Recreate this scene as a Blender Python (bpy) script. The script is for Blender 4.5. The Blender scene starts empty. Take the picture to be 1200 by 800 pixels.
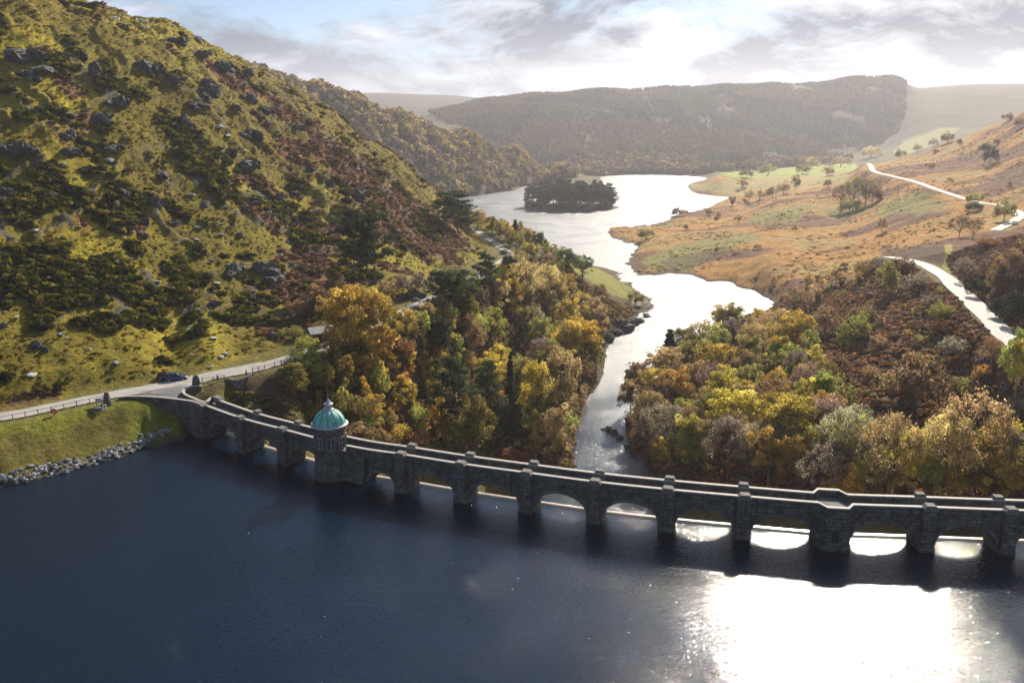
import bpy, bmesh, math, random
import numpy as np
from mathutils import Vector, Matrix
random.seed(7)
RNG = np.random.default_rng(11)
SC = bpy.context.scene
COL = SC.collection
PI = math.pi
# ------------------------------------------------------------------ camera model (photo is 1200 x 800, focal 1000 px)
H, F = 60.0, 1000.0
PITCH = math.atan(0.25)
SP, CP = math.sin(PITCH), math.cos(PITCH)
ZN = 0.4      # upper reservoir level
ZF = -29.0    # lower reservoir level

def ray(u, v):
    a = (u-600)/F; b = (400-v)/F
    y = CP+b*SP; z = -SP+b*CP
    return a/y, z/y
def at_z(u, v, z):
    s, e = ray(u, v); d = (z-H)/e
    return Vector((s*d, d, z))
def at_d(u, v, d):
    s, e = ray(u, v)
    return Vector((s*d, d, H+e*d))
def proj(x, y, z):
    dep = y*CP-(z-H)*SP; up = y*SP+(z-H)*CP
    return 600+F*x/dep, 400-F*up/dep
def slant(p):
    return p.y*CP-(p.z-H)*SP
def smooth(x, a, b):
    t = np.clip((x-a)/(b-a), 0, 1); return t*t*(3-2*t)

# ------------------------------------------------------------------ numpy noise
def _hash(ix, iy, seed):
    n = (ix*374761393+iy*668265263+seed*1442695041) & 0x7fffffff
    n = ((n ^ (n >> 13))*1274126177) & 0x7fffffff
    return ((n ^ (n >> 16)) & 0xffff)/65535.0
def vnoise(x, y, seed=0):
    xi = np.floor(x).astype(np.int64); yi = np.floor(y).astype(np.int64)
    fx = x-xi; fy = y-yi
    fx = fx*fx*fx*(fx*(fx*6-15)+10); fy = fy*fy*fy*(fy*(fy*6-15)+10)
    a = _hash(xi, yi, seed); b = _hash(xi+1, yi, seed)
    c = _hash(xi, yi+1, seed); d = _hash(xi+1, yi+1, seed)
    return (a+(b-a)*fx)*(1-fy)+(c+(d-c)*fx)*fy
def fbm(x, y, oct=4, seed=0, gain=0.5):
    t = 0; amp = 1; tot = 0
    for k in range(oct):
        t = t+amp*vnoise(x*2**k+17.3*k, y*2**k+9.1*k, seed+k); tot += amp; amp *= gain
    return t/tot            # 0..1

def in_poly(u, v, poly):
    r = np.zeros(u.shape, bool)
    n = len(poly); j = n-1
    for i in range(n):
        xi, yi = poly[i]; xj, yj = poly[j]
        if yi != yj:
            c = ((yi > v) != (yj > v)) & (u < (xj-xi)*(v-yi)/(yj-yi)+xi)
            r ^= c
        j = i
    return r

# ------------------------------------------------------------------ object helpers
def tag(o, label=None, cat=None, group=None, kind=None):
    if label: o['label'] = label
    if cat: o['category'] = cat
    if group: o['group'] = group
    if kind: o['kind'] = kind
    return o
def link(name, mesh, mat=None, parent=None):
    o = bpy.data.objects.new(name, mesh); COL.objects.link(o)
    if mat is not None and len(mesh.materials) == 0: mesh.materials.append(mat)
    if parent is not None: o.parent = parent
    return o
def empty(name, loc=(0, 0, 0), rz=0):
    o = bpy.data.objects.new(name, None); COL.objects.link(o)
    o.location = loc; o.rotation_euler = (0, 0, rz); o.empty_display_size = 0.3
    return o
def np_mesh(name, V, Fq, mats=(), attrs=None, smooth_shade=False, normals=None):
    """V (n,3), Fq (m,k) with k 3 or 4"""
    V = np.ascontiguousarray(V, dtype=np.float32); Fq = np.ascontiguousarray(Fq, dtype=np.int32)
    m = bpy.data.meshes.new(name); k = Fq.shape[1]
    m.vertices.add(len(V)); m.vertices.foreach_set('co', V.ravel())
    m.loops.add(Fq.size); m.loops.foreach_set('vertex_index', Fq.ravel())
    m.polygons.add(len(Fq)); m.polygons.foreach_set('loop_start', np.arange(0, Fq.size, k, dtype=np.int32))
    m.polygons.foreach_set('loop_total', np.full(len(Fq), k, dtype=np.int32))
    if smooth_shade: m.polygons.foreach_set('use_smooth', np.ones(len(Fq), bool))
    for mt in mats: m.materials.append(mt)
    for an, arr in (attrs or {}).items():
        arr = np.asarray(arr, dtype=np.float32)
        if arr.ndim == 1:
            a = m.attributes.new(an, 'FLOAT', 'POINT'); a.data.foreach_set('value', arr)
        else:
            if arr.shape[1] == 3: arr = np.concatenate([arr, np.ones((len(arr), 1), np.float32)], 1)
            a = m.attributes.new(an, 'FLOAT_COLOR', 'POINT'); a.data.foreach_set('color', arr.ravel())
    m.update(calc_edges=True); m.validate()
    if normals is not None:
        m.polygons.foreach_set('use_smooth', np.ones(len(Fq), bool)); m.normals_split_custom_set_from_vertices(np.asarray(normals, dtype=np.float32))
    return m
class MB:
    """collects polygons of one mesh, with an optional uv per corner"""
    def __init__(s): s.v = []; s.f = []; s.uv = {}
    def vert(s, p): s.v.append(tuple(p)); return len(s.v)-1
    def face(s, pts, uv=None):
        i = [s.vert(p) for p in pts]; s.f.append(i)
        if uv is not None: s.uv[len(s.f)-1] = uv
    def box(s, c, size, rot=None, top=1.0):
        x, y, z = size[0]/2, size[1]/2, size[2]/2
        P = [Vector((sx*x*(top if sz > 0 else 1), sy*y*(top if sz > 0 else 1), sz*z)) for sz in (-1, 1) for sx, sy in ((-1, -1), (1, -1), (1, 1), (-1, 1))]
        if rot is not None: P = [rot @ p for p in P]
        P = [p+Vector(c) for p in P]
        b = len(s.v); s.v += [tuple(p) for p in P]
        for f in ((3, 2, 1, 0), (4, 5, 6, 7), (0, 1, 5, 4), (1, 2, 6, 5), (2, 3, 7, 6), (3, 0, 4, 7)): s.f.append([b+i for i in f])
    def tube(s, pts, rad, n=6, cap=True):
        pts = [Vector(p) for p in pts]; rings = []
        for i, p in enumerate(pts):
            t = (pts[min(i+1, len(pts)-1)]-pts[max(i-1, 0)]).normalized()
            a = t.cross(Vector((0, 0, 1)))
            if a.length < 1e-3: a = t.cross(Vector((1, 0, 0)))
            a.normalize(); b = t.cross(a)
            r = rad[i] if hasattr(rad, '__len__') else rad
            rings.append([s.vert(p+(a*math.cos(2*PI*k/n)+b*math.sin(2*PI*k/n))*r) for k in range(n)])
        for A, B in zip(rings, rings[1:]):
            for k in range(n): s.f.append([A[k], A[(k+1) % n], B[(k+1) % n], B[k]])
        if cap: s.f.append(rings[0][::-1]); s.f.append(rings[-1])
    def lathe(s, prof, n=24, c=(0, 0, 0), phase=0.0, cap=False):
        rings = []
        for r, z in prof:
            rings.append([s.vert((c[0]+r*math.cos(2*PI*k/n+phase), c[1]+r*math.sin(2*PI*k/n+phase), c[2]+z)) for k in range(n)])
        for A, B in zip(rings, rings[1:]):
            for k in range(n): s.f.append([A[k], A[(k+1) % n], B[(k+1) % n], B[k]])
        if cap: s.f.append(rings[0][::-1]); s.f.append(rings[-1])
    def mesh(s, name, mat=None, smooth_shade=False, fix=True):
        m = bpy.data.meshes.new(name); m.from_pydata(s.v, [], s.f)
        if s.uv:
            l = m.uv_layers.new(name='UVMap')
            for fi, uv in s.uv.items():
                for k, li in enumerate(m.polygons[fi].loop_indices): l.data[li].uv = uv[k]
        if fix:
            b = bmesh.new(); b.from_mesh(m); bmesh.ops.recalc_face_normals(b, faces=b.faces); b.to_mesh(m); b.free()
        if smooth_shade:
            for p in m.polygons: p.use_smooth = True
        if mat is not None: m.materials.append(mat)
        m.update(); return m
    def build(s, name, mat=None, parent=None, smooth_shade=False, fix=True):
        return link(name, s.mesh(name, mat, smooth_shade, fix), None, parent)

# ------------------------------------------------------------------ materials
def new_mat(name):
    m = bpy.data.materials.new(name); m.use_nodes = True
    nt = m.node_tree; nt.nodes.clear()
    out = nt.nodes.new('ShaderNodeOutputMaterial')
    return m, nt, out
def N(nt, t, **kw):
    n = nt.nodes.new('ShaderNode'+t)
    for k, v in kw.items():
        if k.startswith('i_'): n.inputs[k[2:].replace('_', ' ')].default_value = v
        else: setattr(n, k, v)
    return n
def L(nt, a, b): nt.links.new(a, b)
def rgb(c): return (c[0], c[1], c[2], 1)
def mathn(nt, op, a, b=None, clamp=False):
    n = nt.nodes.new('ShaderNodeMath'); n.operation = op; n.use_clamp = clamp
    for i, x in enumerate((a, b)):
        if x is None: continue
        if isinstance(x, (int, float)): n.inputs[i].default_value = x
        else: nt.links.new(x, n.inputs[i])
    return n.outputs[0]
def mixc(nt, fac, a, b, mode='MIX'):
    n = nt.nodes.new('ShaderNodeMix'); n.data_type = 'RGBA'; n.blend_type = mode
    for i, x in ((0, fac), (6, a), (7, b)):
        if isinstance(x, (int, float)): n.inputs[i].default_value = x
        elif isinstance(x, tuple): n.inputs[i].default_value = rgb(x)
        else: nt.links.new(x, n.inputs[i])
    return n.outputs[2]
def ramp(nt, fac, stops):
    n = nt.nodes.new('ShaderNodeValToRGB'); cr = n.color_ramp
    while len(cr.elements) < len(stops): cr.elements.new(0.5)
    for e, (p, c) in zip(cr.elements, stops):
        e.position = p; e.color = rgb(c) if hasattr(c, '__len__') else (c, c, c, 1)
    nt.links.new(fac, n.inputs[0]); return n.outputs[0]
def noise(nt, vec, scale, detail=4, rough=0.55, dist=0.0, out=0):
    n = nt.nodes.new('ShaderNodeTexNoise'); n.inputs['Scale'].default_value = scale
    n.inputs['Detail'].default_value = detail; n.inputs['Roughness'].default_value = rough
    n.inputs['Distortion'].default_value = dist
    if vec is not None: nt.links.new(vec, n.inputs['Vector'])
    return n.outputs[out]
def simple(name, c, rough=0.7, metal=0.0, var=0.25, scale=3.0, spec=0.3, bump=0.0):
    m, nt, out = new_mat(name)
    p = N(nt, 'BsdfPrincipled'); p.inputs['Roughness'].default_value = rough; p.inputs['Metallic'].default_value = metal
    p.inputs['Specular IOR Level'].default_value = spec
    tc = N(nt, 'TexCoord')
    n = noise(nt, tc.outputs['Object'], scale, 5)
    L(nt, mixc(nt, n, tuple(x*(1-var) for x in c), tuple(min(1, x*(1+var)) for x in c)), p.inputs['Base Color'])
    if bump:
        b = N(nt, 'Bump'); b.inputs['Strength'].default_value = bump; b.inputs['Distance'].default_value = 0.1
        L(nt, n, b.inputs['Height']); L(nt, b.outputs[0], p.inputs['Normal'])
    L(nt, p.outputs[0], out.inputs[0]); return m
# ------------------------------------------------------------------ terrain from photo points (pixel, then height z or distance d)
CT = []
def cz(z, *pts):
    for u, v in pts: CT.append(at_z(u, v, z))
def cd(*pts):
    for u, v, d in pts: CT.append(at_d(u, v, d))
def cw(*pts):
    for p in pts: CT.append(Vector(p))
# bed of the upper reservoir
cw(*[(s*d, d, -9) for d in (30, 60, 85) for s in (-.9, -.6, -.3, 0, .3, .6, .9)])
cw((-40, 120, -6), (-20, 110, -9), (0, 105, -9), (25, 100, -9), (50, 100, -9), (-50, 140, -5), (-80, 125, -7), (-70, 100, -9), (80, 100, -7), (110, 100, -3))
cw((-52, 149, -5), (-42, 143, -6), (-60, 156, -3), (-46, 140, -7), (-32, 134, -8)); cw((-90, 130, -2), (-110, 105, -6), (-120, 80, -8))
# rubble shore and lawn on the left
cz(0.2, (-140, 596), (-60, 584), (0, 571), (60, 557), (120, 541), (170, 524), (205, 512), (222, 507))
cz(2.0, (0, 553), (60, 539), (120, 524), (175, 508))
cz(4.9, (0, 519.5), (30, 511.5), (60, 503), (100, 490.5), (130, 484.5), (150, 486), (-80, 537)); cz(3.2, (0, 540), (60, 524), (120, 506), (-80, 558)); cz(3.3, (165, 500))
cz(5.9, (0, 501), (60, 489), (100, 481.5), (150, 477), (-80, 518)); cz(5.4, (0, 510), (60, 496))
cz(5.0, (175, 488)); cz(3.0, (185, 500)); cz(4.4, (205, 487))
# road along the left
cz(6.6, (-90, 506), (0, 488), (60, 478), (120, 464), (165, 458), (200, 452)); cz(6.8, (235, 443), (262, 438)); cz(7.6, (330, 423)); cz(8.5, (392, 403))
cz(9.5, (430, 385)); cz(10.3, (490, 357)); cz(10.6, (505, 350))
cd((600, 297, 387), (558, 270, 448), (575, 282, 415))
# left hill
cd((0, 470, 160), (0, 400, 178), (0, 300, 207), (0, 200, 237), (0, 100, 268), (0, 0, 303), (0, -100, 345), (0, -190, 420))
cd((-200, 500, 155), (-200, 400, 170), (-200, 200, 215), (-200, 0, 265), (-200, -150, 330), (-500, 450, 150), (-500, 200, 190), (-500, 0, 220))
cd((100, 455, 168), (100, 400, 187), (100, 300, 221), (100, 200, 256), (100, 100, 293), (100, 10, 340), (100, 3, 365), (60, -8, 335), (60, -12, 360), (140, 11, 362), (140, 12, 400))
cd((200, 430, 188), (200, 400, 202), (200, 300, 240), (200, 200, 282), (200, 100, 325), (200, 28, 375), (200, 30, 440))
cd((280, 400, 205), (280, 300, 256), (280, 200, 306), (280, 110, 360), (280, 71, 400), (280, 76, 470))
cd((340, 400, 210), (340, 350, 238), (340, 280, 285), (340, 200, 335), (340, 130, 385), (340, 101, 425), (340, 106, 480))
cd((380, 372, 222), (400, 340, 250), (400, 270, 300), (400, 200, 355), (400, 142, 435), (400, 150, 500))
cd((450, 365, 240), (450, 320, 270), (450, 260, 325), (450, 215, 380), (450, 180, 440), (450, 190, 500))
cd((500, 330, 290), (500, 280, 340), (500, 240, 395), (500, 217, 445), (500, 228, 500))
cd((530, 330, 300), (530, 280, 365), (530, 250, 420), (530, 233, 462), (545, 262, 440), (555, 252, 475))
# left bank below the road
cz(6.0, (262, 452), (300, 440)); cz(5.0, (285, 475)); cz(3.5, (330, 478), (345, 470)); cz(6.5, (340, 440)); cz(2.5, (300, 490))
cz(0.6, (330, 503), (310, 500), (352, 511), (280, 492)); cz(-2.5, (365, 490), (385, 490), (420, 500)); cz(-0.5, (280, 497))
cz(1.5, (385, 460), (420, 450)); cz(4.5, (400, 435), (440, 425)); cz(1.0, (470, 420)); cz(-4.5, (450, 470)); cz(-8, (450, 520)); cz(-11, (500, 470)); cz(-14, (500, 520)); cz(-18, (550, 530), (550, 470))
cz(5.5, (480, 385)); cz(3, (520, 375)); cz(-4, (520, 420)); cz(-12, (560, 420)); cz(-6, (570, 370)); cz(4.5, (560, 335)); cz(-24, (620, 530)); cz(-20, (610, 470)); cz(-27, (655, 555)); cz(-27.5, (670, 520))
cz(-17, (620, 410)); cz(-24, (660, 440)); cz(-22, (665, 400)); cz(-5, (620, 340)); cz(-13, (650, 355)); cz(-21, (685, 360)); cz(-26, (700, 385))
cz(-7, (650, 312)); cz(-17, (690, 322)); cz(-22, (715, 338)); cz(-26.5, (735, 347)); cz(-28, (745, 360)); cz(-28.3, (755, 356))
cd((600, 278, 450), (640, 296, 470), (575, 262, 480))
# shore of the lower reservoir, left side
cz(-29, (767, 354), (762, 349), (745, 340), (728, 327), (705, 313), (762, 362), (742, 376), (722, 392), (712, 410), (708, 435), (697, 458), (683, 485), (676, 520), (690, 560))
cz(-29, (660, 300), (640, 285), (612, 272)); cz(-35, (590, 250), (575, 243), (560, 240), (610, 255))
cw((-20, 170, -25), (0, 160, -31), (20, 155, -32), (40, 150, -30), (10, 140, -31), (30, 135, -31), (-10, 150, -22), (5, 200, -34), (12, 175, -34), (20, 230, -36))
cz(-36, (735, 430), (728, 470), (718, 540), (785, 350), (855, 352), (650, 215), (700, 290), (620, 245), (760, 212), (800, 340), (705, 235), (770, 240))
cz(-33, (885, 353), (722, 492), (728, 535)); cz(-26.5, (740, 275), (770, 273)); cz(-25.5, (800, 266), (757, 284)); cz(-24.5, (830, 258), (775, 292)); cz(-26.8, (722, 274), (752, 300)); cz(-27, (880, 246))
cz(-25.5, (905, 366), (874, 380), (720, 380))
# right bank
cz(-29, (905, 353), (880, 366), (845, 385), (808, 412), (772, 440), (748, 470), (716, 503), (735, 520), (752, 540), (765, 560))
cz(-24, (880, 385), (820, 430), (790, 470), (785, 520)); cz(-26, (775, 500), (790, 555))
cz(-14, (900, 430)); cz(-18, (850, 480)); cz(-20, (850, 550)); cz(-15, (900, 520)); cz(-15, (950, 560)); cz(-14, (1000, 590))
cd((960, 380, 305), (1000, 350, 335), (1000, 400, 266), (1000, 450, 226), (1000, 500, 196), (960, 450, 231), (940, 345, 405), (980, 330, 400))
cd((1060, 330, 320), (1060, 380, 256), (1060, 440, 219), (1060, 500, 192), (1100, 560, 168), (1140, 420, 220), (1140, 480, 196), (1180, 450, 204), (1180, 530, 174))
cw((50, 130, -19), (62, 132, -16), (76, 131, -14), (90, 130, -10), (100, 126, -5), (112, 116, 5), (122, 118, 8), (140, 130, 12), (110, 108, 2), (120, 100, 4), (135, 80, 4), (150, 60, 4))
cw((125, 160, 10), (150, 200, 18), (180, 260, 34), (150, 150, 16), (220, 200, 40), (260, 300, 60), (200, 100, 25))
# the road on the right
cz(8.0, (1180, 395), (1140, 355), (1105, 325), (1085, 313), (1068, 305), (1055, 303)); cz(7.8, (1200, 412))
cz(10, (1150, 335), (1200, 380)); cz(17, (1200, 330)); cz(14, (1160, 310)); cz(11, (1110, 305)); cz(12, (1150, 285)); cz(21, (1200, 285))
cd((1196, 252, 480), (1172, 241, 545), (1140, 235, 590), (1100, 222, 650), (1050, 208, 785), (1020, 196, 950))
# moor
cz(-29, (910, 352), (890, 345), (860, 338), (830, 331), (800, 325), (770, 321), (745, 318), (738, 308), (748, 288), (730, 282), (713, 272), (740, 266), (770, 262), (800, 250), (830, 243), (872, 238), (860, 233), (835, 229), (808, 221), (806, 217), (830, 209), (868, 211))
cd((800, 300, 590), (850, 310, 530), (850, 285, 610), (900, 320, 480), (950, 320, 470), (950, 280, 600), (900, 255, 745), (1000, 300, 500), (1000, 260, 650), (1050, 280, 520), (1080, 250, 580), (1020, 320, 440), (1050, 300, 420), (920, 335, 450))
cd((1000, 225, 850), (950, 230, 860), (900, 235, 900), (870, 222, 1060), (920, 210, 1200), (980, 205, 1150), (840, 215, 1220))
cd((1200, 230, 540), (1200, 190, 680), (1200, 160, 790), (1200, 133, 920), (1200, 136, 1050), (1150, 200, 740), (1150, 170, 880), (1150, 152, 960), (1150, 158, 1100), (1100, 195, 840), (1100, 180, 960), (1100, 170, 1040), (1100, 178, 1180), (1060, 190, 1060), (1060, 184, 1160), (1060, 192, 1350), (1300, 200, 600), (1300, 90, 900), (1400, 120, 700))
# valley floor and fields
cd((860, 203, 1480), (920, 203, 1450), (990, 198, 1500), (900, 196, 1750), (960, 192, 1850), (1000, 190, 1900), (1030, 180, 2000), (840, 199, 1700))
# wooded spur on the far left
cz(-29, (550, 229), (580, 225), (610, 219), (640, 213), (672, 207))
cd((345, 99, 1180), (380, 106, 1190), (420, 120, 1215), (470, 137, 1260), (500, 151, 1300), (560, 167, 1370), (610, 180, 1440), (645, 193, 1490), (665, 203, 1530), (300, 80, 1180), (200, 40, 1150))
cd((400, 200, 1060), (450, 210, 1060), (500, 215, 1085), (500, 180, 1180), (450, 170, 1130), (400, 160, 1100), (560, 200, 1230), (600, 205, 1320), (540, 185, 1230))
cw((-200, 800, -22), (-120, 700, -27), (-60, 600, -30), (-300, 900, -5), (-140, 900, -30), (-90, 540, -20), (-420, 800, 60), (-260, 620, 40))
cw((-250, 1500, 0), (-100, 1700, -36), (-400, 1500, 70), (-60, 1500, -36), (-180, 1400, 40), (-320, 1350, 105))
# plateau
cz(-29, (680, 204), (740, 204.5), (790, 205), (650, 203))
cd((520, 127, 2500), (560, 119, 2560), (620, 112, 2620), (700, 107, 2680), (780, 104, 2720), (850, 102, 2740), (920, 99, 2740), (1000, 95, 2720), (1050, 93, 2700))
cd((520, 135, 2950), (620, 122, 3050), (780, 112, 3100), (920, 106, 3100), (1040, 102, 3100))
cd((560, 150, 2150), (620, 170, 1950), (680, 185, 1850), (700, 150, 2150), (780, 170, 1980), (780, 135, 2300), (860, 180, 1950), (860, 150, 2200), (920, 170, 2100), (920, 135, 2400), (1000, 160, 2250), (1000, 130, 2450), (960, 182, 2050), (1040, 165, 2250), (1045, 130, 2480))
cd((1070, 116, 2600), (1100, 142, 2250), (1150, 136, 2300), (1070, 160, 2150), (1200, 120, 2450), (1070, 104, 2800), (1130, 102, 2800), (1200, 101, 2800), (1300, 100, 2800))
cd((330, 118, 3800), (400, 111, 3800), (450, 111, 3850), (520, 113, 3900), (560, 116, 3900), (640, 120, 4200), (800, 116, 4300), (1000, 108, 4300), (1200, 110, 4300))
cd((430, 135, 3000), (500, 130, 3000), (300, 125, 3000), (100, 100, 2500), (-200, 60, 1500))
CP_ = np.array([[p.x, p.y, p.z] for p in CT])
def warp(x, y): return np.stack([x/y*1000, np.log(y)*260], -1)
_C = warp(CP_[:, 0], CP_[:, 1]); _c2 = 14.0**2
def _phi(a, b): return np.sqrt(((a[:, None, :]-b[None])**2).sum(-1)+_c2)
_n = len(_C); _A = np.zeros((_n+3, _n+3)); _A[:_n, :_n] = _phi(_C, _C)-np.eye(_n)*0.8
_Pm = np.concatenate([np.ones((_n, 1)), _C/500], 1); _A[:_n, _n:] = _Pm; _A[_n:, :_n] = _Pm.T
_w = np.linalg.solve(_A, np.concatenate([CP_[:, 2], np.zeros(3)]))
def rbf(S, Yl):
    q = np.stack([S.ravel(), Yl.ravel()], -1); out = np.empty(len(q))
    for i in range(0, len(q), 20000):
        p = q[i:i+20000]
        out[i:i+20000] = _phi(p, _C) @ _w[:_n]+np.concatenate([np.ones((len(p), 1)), p/500], 1) @ _w[_n:]
    return out.reshape(S.shape)
# grid: columns in azimuth tangent, rows in log distance
GS = np.concatenate([np.linspace(-1.7, -0.74, 50)[:-1], np.linspace(-0.74, 0.74, 1150), np.linspace(0.74, 1.7, 50)[1:]])
GD = np.concatenate([np.geomspace(25, 78, 14)[:-1], np.geomspace(78, 5000, 880)])
def upsample(cs, cy, Z):
    # bilinear from a coarse grid to the full one
    r = np.empty((len(cy), len(GS)))
    for i in range(len(cy)): r[i] = np.interp(GS, cs, Z[i])
    ld = np.log(GD); lc = np.log(cy); k = np.clip(np.searchsorted(lc, ld)-1, 0, len(lc)-2)
    t = ((ld-lc[k])/(lc[k+1]-lc[k]))[:, None]
    return r[k]*(1-t)+r[k+1]*t
_cs = GS[::3]; _cs = np.append(_cs, GS[-1]) if _cs[-1] != GS[-1] else _cs
_cy = GD[::3]; _cy = np.append(_cy, GD[-1]) if _cy[-1] != GD[-1] else _cy
_S, _D = np.meshgrid(_cs, _cy)
GZ = upsample(_cs, _cy, rbf(_S*1000, np.log(_D)*260))
GSm, GDm = np.meshgrid(GS, GD)
GX = GSm*GDm; GY = GDm
GZ = np.maximum(GZ, -40)
# height of the near foreground sinks under the water behind the camera's feet
U0, V0 = proj(GX, GY, GZ)
# masks in photo space, softened over the grid
def blur(a, k):
    a = a.astype(np.float64)
    for ax in (0, 1):
        for _ in range(2):
            p = np.concatenate([np.repeat(a.take([0], ax), k, ax), a, np.repeat(a.take([-1], ax), k, ax)], ax)
            c = np.cumsum(p, ax); c = np.concatenate([np.zeros_like(c.take([0], ax)), c], ax)
            n = a.shape[ax]
            a = (c.take(range(2*k+1, 2*k+1+n), ax)-c.take(range(0, n), ax))/(2*k+1)
    return a
def region(poly, d0=0, d1=1e9, soft=4, zmin=-1e9):
    m = in_poly(U0, V0, poly) & (GDm > d0) & (GDm < d1)
    return blur(m, soft) if soft else m.astype(float)
HILL = region([(-900, 475), (0, 476), (120, 452), (200, 438), (330, 410), (375, 385), (440, 362), (490, 345), (530, 325), (575, 298), (560, 272), (600, 235), (500, 160), (340, 60), (200, -30), (-900, -400)], 130, 560, 6)
MOOR = region([(910, 355), (1075, 300), (1110, 320), (1250, 420), (1250, 80), (1050, 175), (800, 205), (690, 270), (740, 325)], 215, 1400, 6)
RBANK = region([(700, 520), (760, 440), (900, 350), (1070, 303), (1185, 398), (1300, 420), (1300, 620), (740, 600)], 118, 420, 6)
SPUR = region([(150, 0), (345, 95), (420, 116), (560, 164), (680, 204), (550, 232), (300, 235)], 850, 1800, 3)
PLAT = region([(500, 118), (620, 100), (1056, 84), (1053, 150), (1040, 172), (950, 192), (840, 199), (680, 207), (600, 190), (500, 140)], 1700, 3300, 2)
LBANK = region([(235, 470), (300, 445), (400, 412), (500, 360), (560, 320), (620, 300), (770, 350), (690, 570), (360, 510), (250, 490)], 120, 480, 5)
# relief
land = np.where((GDm < 125) | ((GDm < 170) & (GSm < -0.3)), GZ-ZN, GZ-ZF)
dry = smooth(np.abs(land), 0.3, 5.0)
f1 = fbm(GX/34, GY/34, 3, 3)-0.5; f2 = fbm(GX/9, GY/9, 3, 5)-0.5; f3 = fbm(GX/2.6, GY/2.6, 3, 8)-0.5; f4 = fbm(GX/1.1, GY/1.1, 2, 9)-0.5
crag = np.abs(fbm(GX/16+2, GY/16, 4, 21)-0.5)*2
DZ = HILL*(.25+.75*smooth(GZ, 12, 32))*(f1*3.6+f2*1.4+f3*1.1+f4*.5+smooth(0.22-crag, 0, 0.22)*1.6-0.5-2.6*smooth(GZ, 35, 80))
DZ += MOOR*(f1*4.0+f2*1.6+f3*0.7)+RBANK*(f1*4+f2*2.0+f3*0.8)+LBANK*(f2*1.5+f3*0.5)
DZ += (SPUR*1.0+PLAT*0.6)*(fbm(GX/90, GY/90, 4, 31)-0.5)*26
far = smooth(GDm, 1400, 1700)*(1-PLAT)*(1-SPUR)
DZ += far*(fbm(GX/220, GY/220, 4, 37)-0.5)*14*smooth(GZ, -20, 30)
GZ = GZ+DZ*dry
GZ += smooth(GDm, 170, 230)*(1-smooth(GDm, 900, 1500))*(1-smooth(np.abs(GZ-ZF), 2, 5))*((fbm(GX/11, GY/11, 3, 81)-.5)*1.9+(fbm(GX/3.2, GY/3.2, 2, 83)-.5)*.7)
# keep shallow shores clean: never let relief push land through the water
# ---- roads
def spline(pts, n=14):
    P = [Vector(p) for p in pts]; P = [2*P[0]-P[1]]+P+[2*P[-1]-P[-2]]; out = []
    for i in range(1, len(P)-2):
        for k in range(n):
            t = k/n; a, b, c, d = P[i-1], P[i], P[i+1], P[i+2]
            out.append(0.5*((2*b)+(c-a)*t+(2*a-5*b+4*c-d)*t*t+(3*b-a-3*c+d)*t**3))
    out.append(P[-2]); return out
ROAD_L = spline([at_z(-90, 500, 6.6), at_z(0, 488.5, 6.6), at_z(60, 477.5, 6.6), at_z(120, 464.5, 6.6), at_z(165, 457, 6.6), at_z(205, 451, 6.6), at_z(240, 442, 6.8), at_z(290, 432, 7.2), at_z(340, 420.5, 7.7), at_z(385, 405, 8.4), at_z(410, 397, 8.9), at_z(440, 384, 9.6), at_z(470, 367, 10.1), at_z(488, 357.5, 10.4), at_z(503, 351, 10.6), at_z(535, 338, 10), at_z(570, 317, 8.5), at_d(598, 299, 387), at_d(590, 292, 402), at_d(575, 281.5, 425), at_d(558, 270, 450), at_d(540, 262, 475)])
ROAD_R = spline([at_z(1250, 452, 7.6), at_z(1212, 420, 7.8), at_z(1178, 393, 8), at_z(1160, 375, 8), at_z(1140, 355, 8), at_z(1122, 338, 8), at_z(1107, 324, 8), at_z(1092, 315, 8), at_z(1077, 308, 8), at_z(1055, 303, 7.8), at_z(1040, 301, 7)])
ROAD_M = spline([at_d(1165, 270, 425), at_d(1185, 261, 452), at_d(1196, 252, 480), at_d(1188, 246, 512), at_d(1172, 241, 545), at_d(1140, 235.5, 590), at_d(1100, 223, 650), at_d(1075, 214, 715), at_d(1050, 207.5, 785), at_d(1030, 203, 850), at_d(1022, 199, 905), at_d(1021, 195, 960), at_d(1018, 192, 1020)])
def flatten(path, half, blend):
    global GZ
    P = np.array([tuple(p) for p in path]); d0, d1 = P[:, 1].min()-60, P[:, 1].max()+60
    r0, r1 = np.searchsorted(GD, d0), np.searchsorted(GD, d1)
    for r in range(r0, r1):
        near = np.abs(P[:, 1]-GD[r]) < 60
        if not near.any(): continue
        Q = P[near]; c0 = np.searchsorted(GX[r], Q[:, 0].min()-25); c1 = np.searchsorted(GX[r], Q[:, 0].max()+25)
        if c1 <= c0: continue
        dx = GX[r, c0:c1, None]-Q[None, :, 0]; dy = GD[r]-Q[None, :, 1]
        dd = np.hypot(dx, dy); k = dd.argmin(1); dm = dd.min(1)
        w = 1-smooth(dm, half+0.6, half+blend)
        GZ[r, c0:c1] = GZ[r, c0:c1]*(1-w)+(Q[k, 2]-0.12)*w
flatten(ROAD_L, 3.6, 9); flatten(ROAD_R, 3.4, 9); flatten(ROAD_M, 3.0, 14)
def ground(x, y):
    s = x/y
    r = np.clip(np.searchsorted(GD, y)-1, 0, len(GD)-2); c = np.clip(np.searchsorted(GS, s)-1, 0, len(GS)-2)
    tr = (y-GD[r])/(GD[r+1]-GD[r]); tc = (s-GS[c])/(GS[c+1]-GS[c])
    return (GZ[r, c]*(1-tc)+GZ[r, c+1]*tc)*(1-tr)+(GZ[r+1, c]*(1-tc)+GZ[r+1, c+1]*tc)*tr
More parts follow.
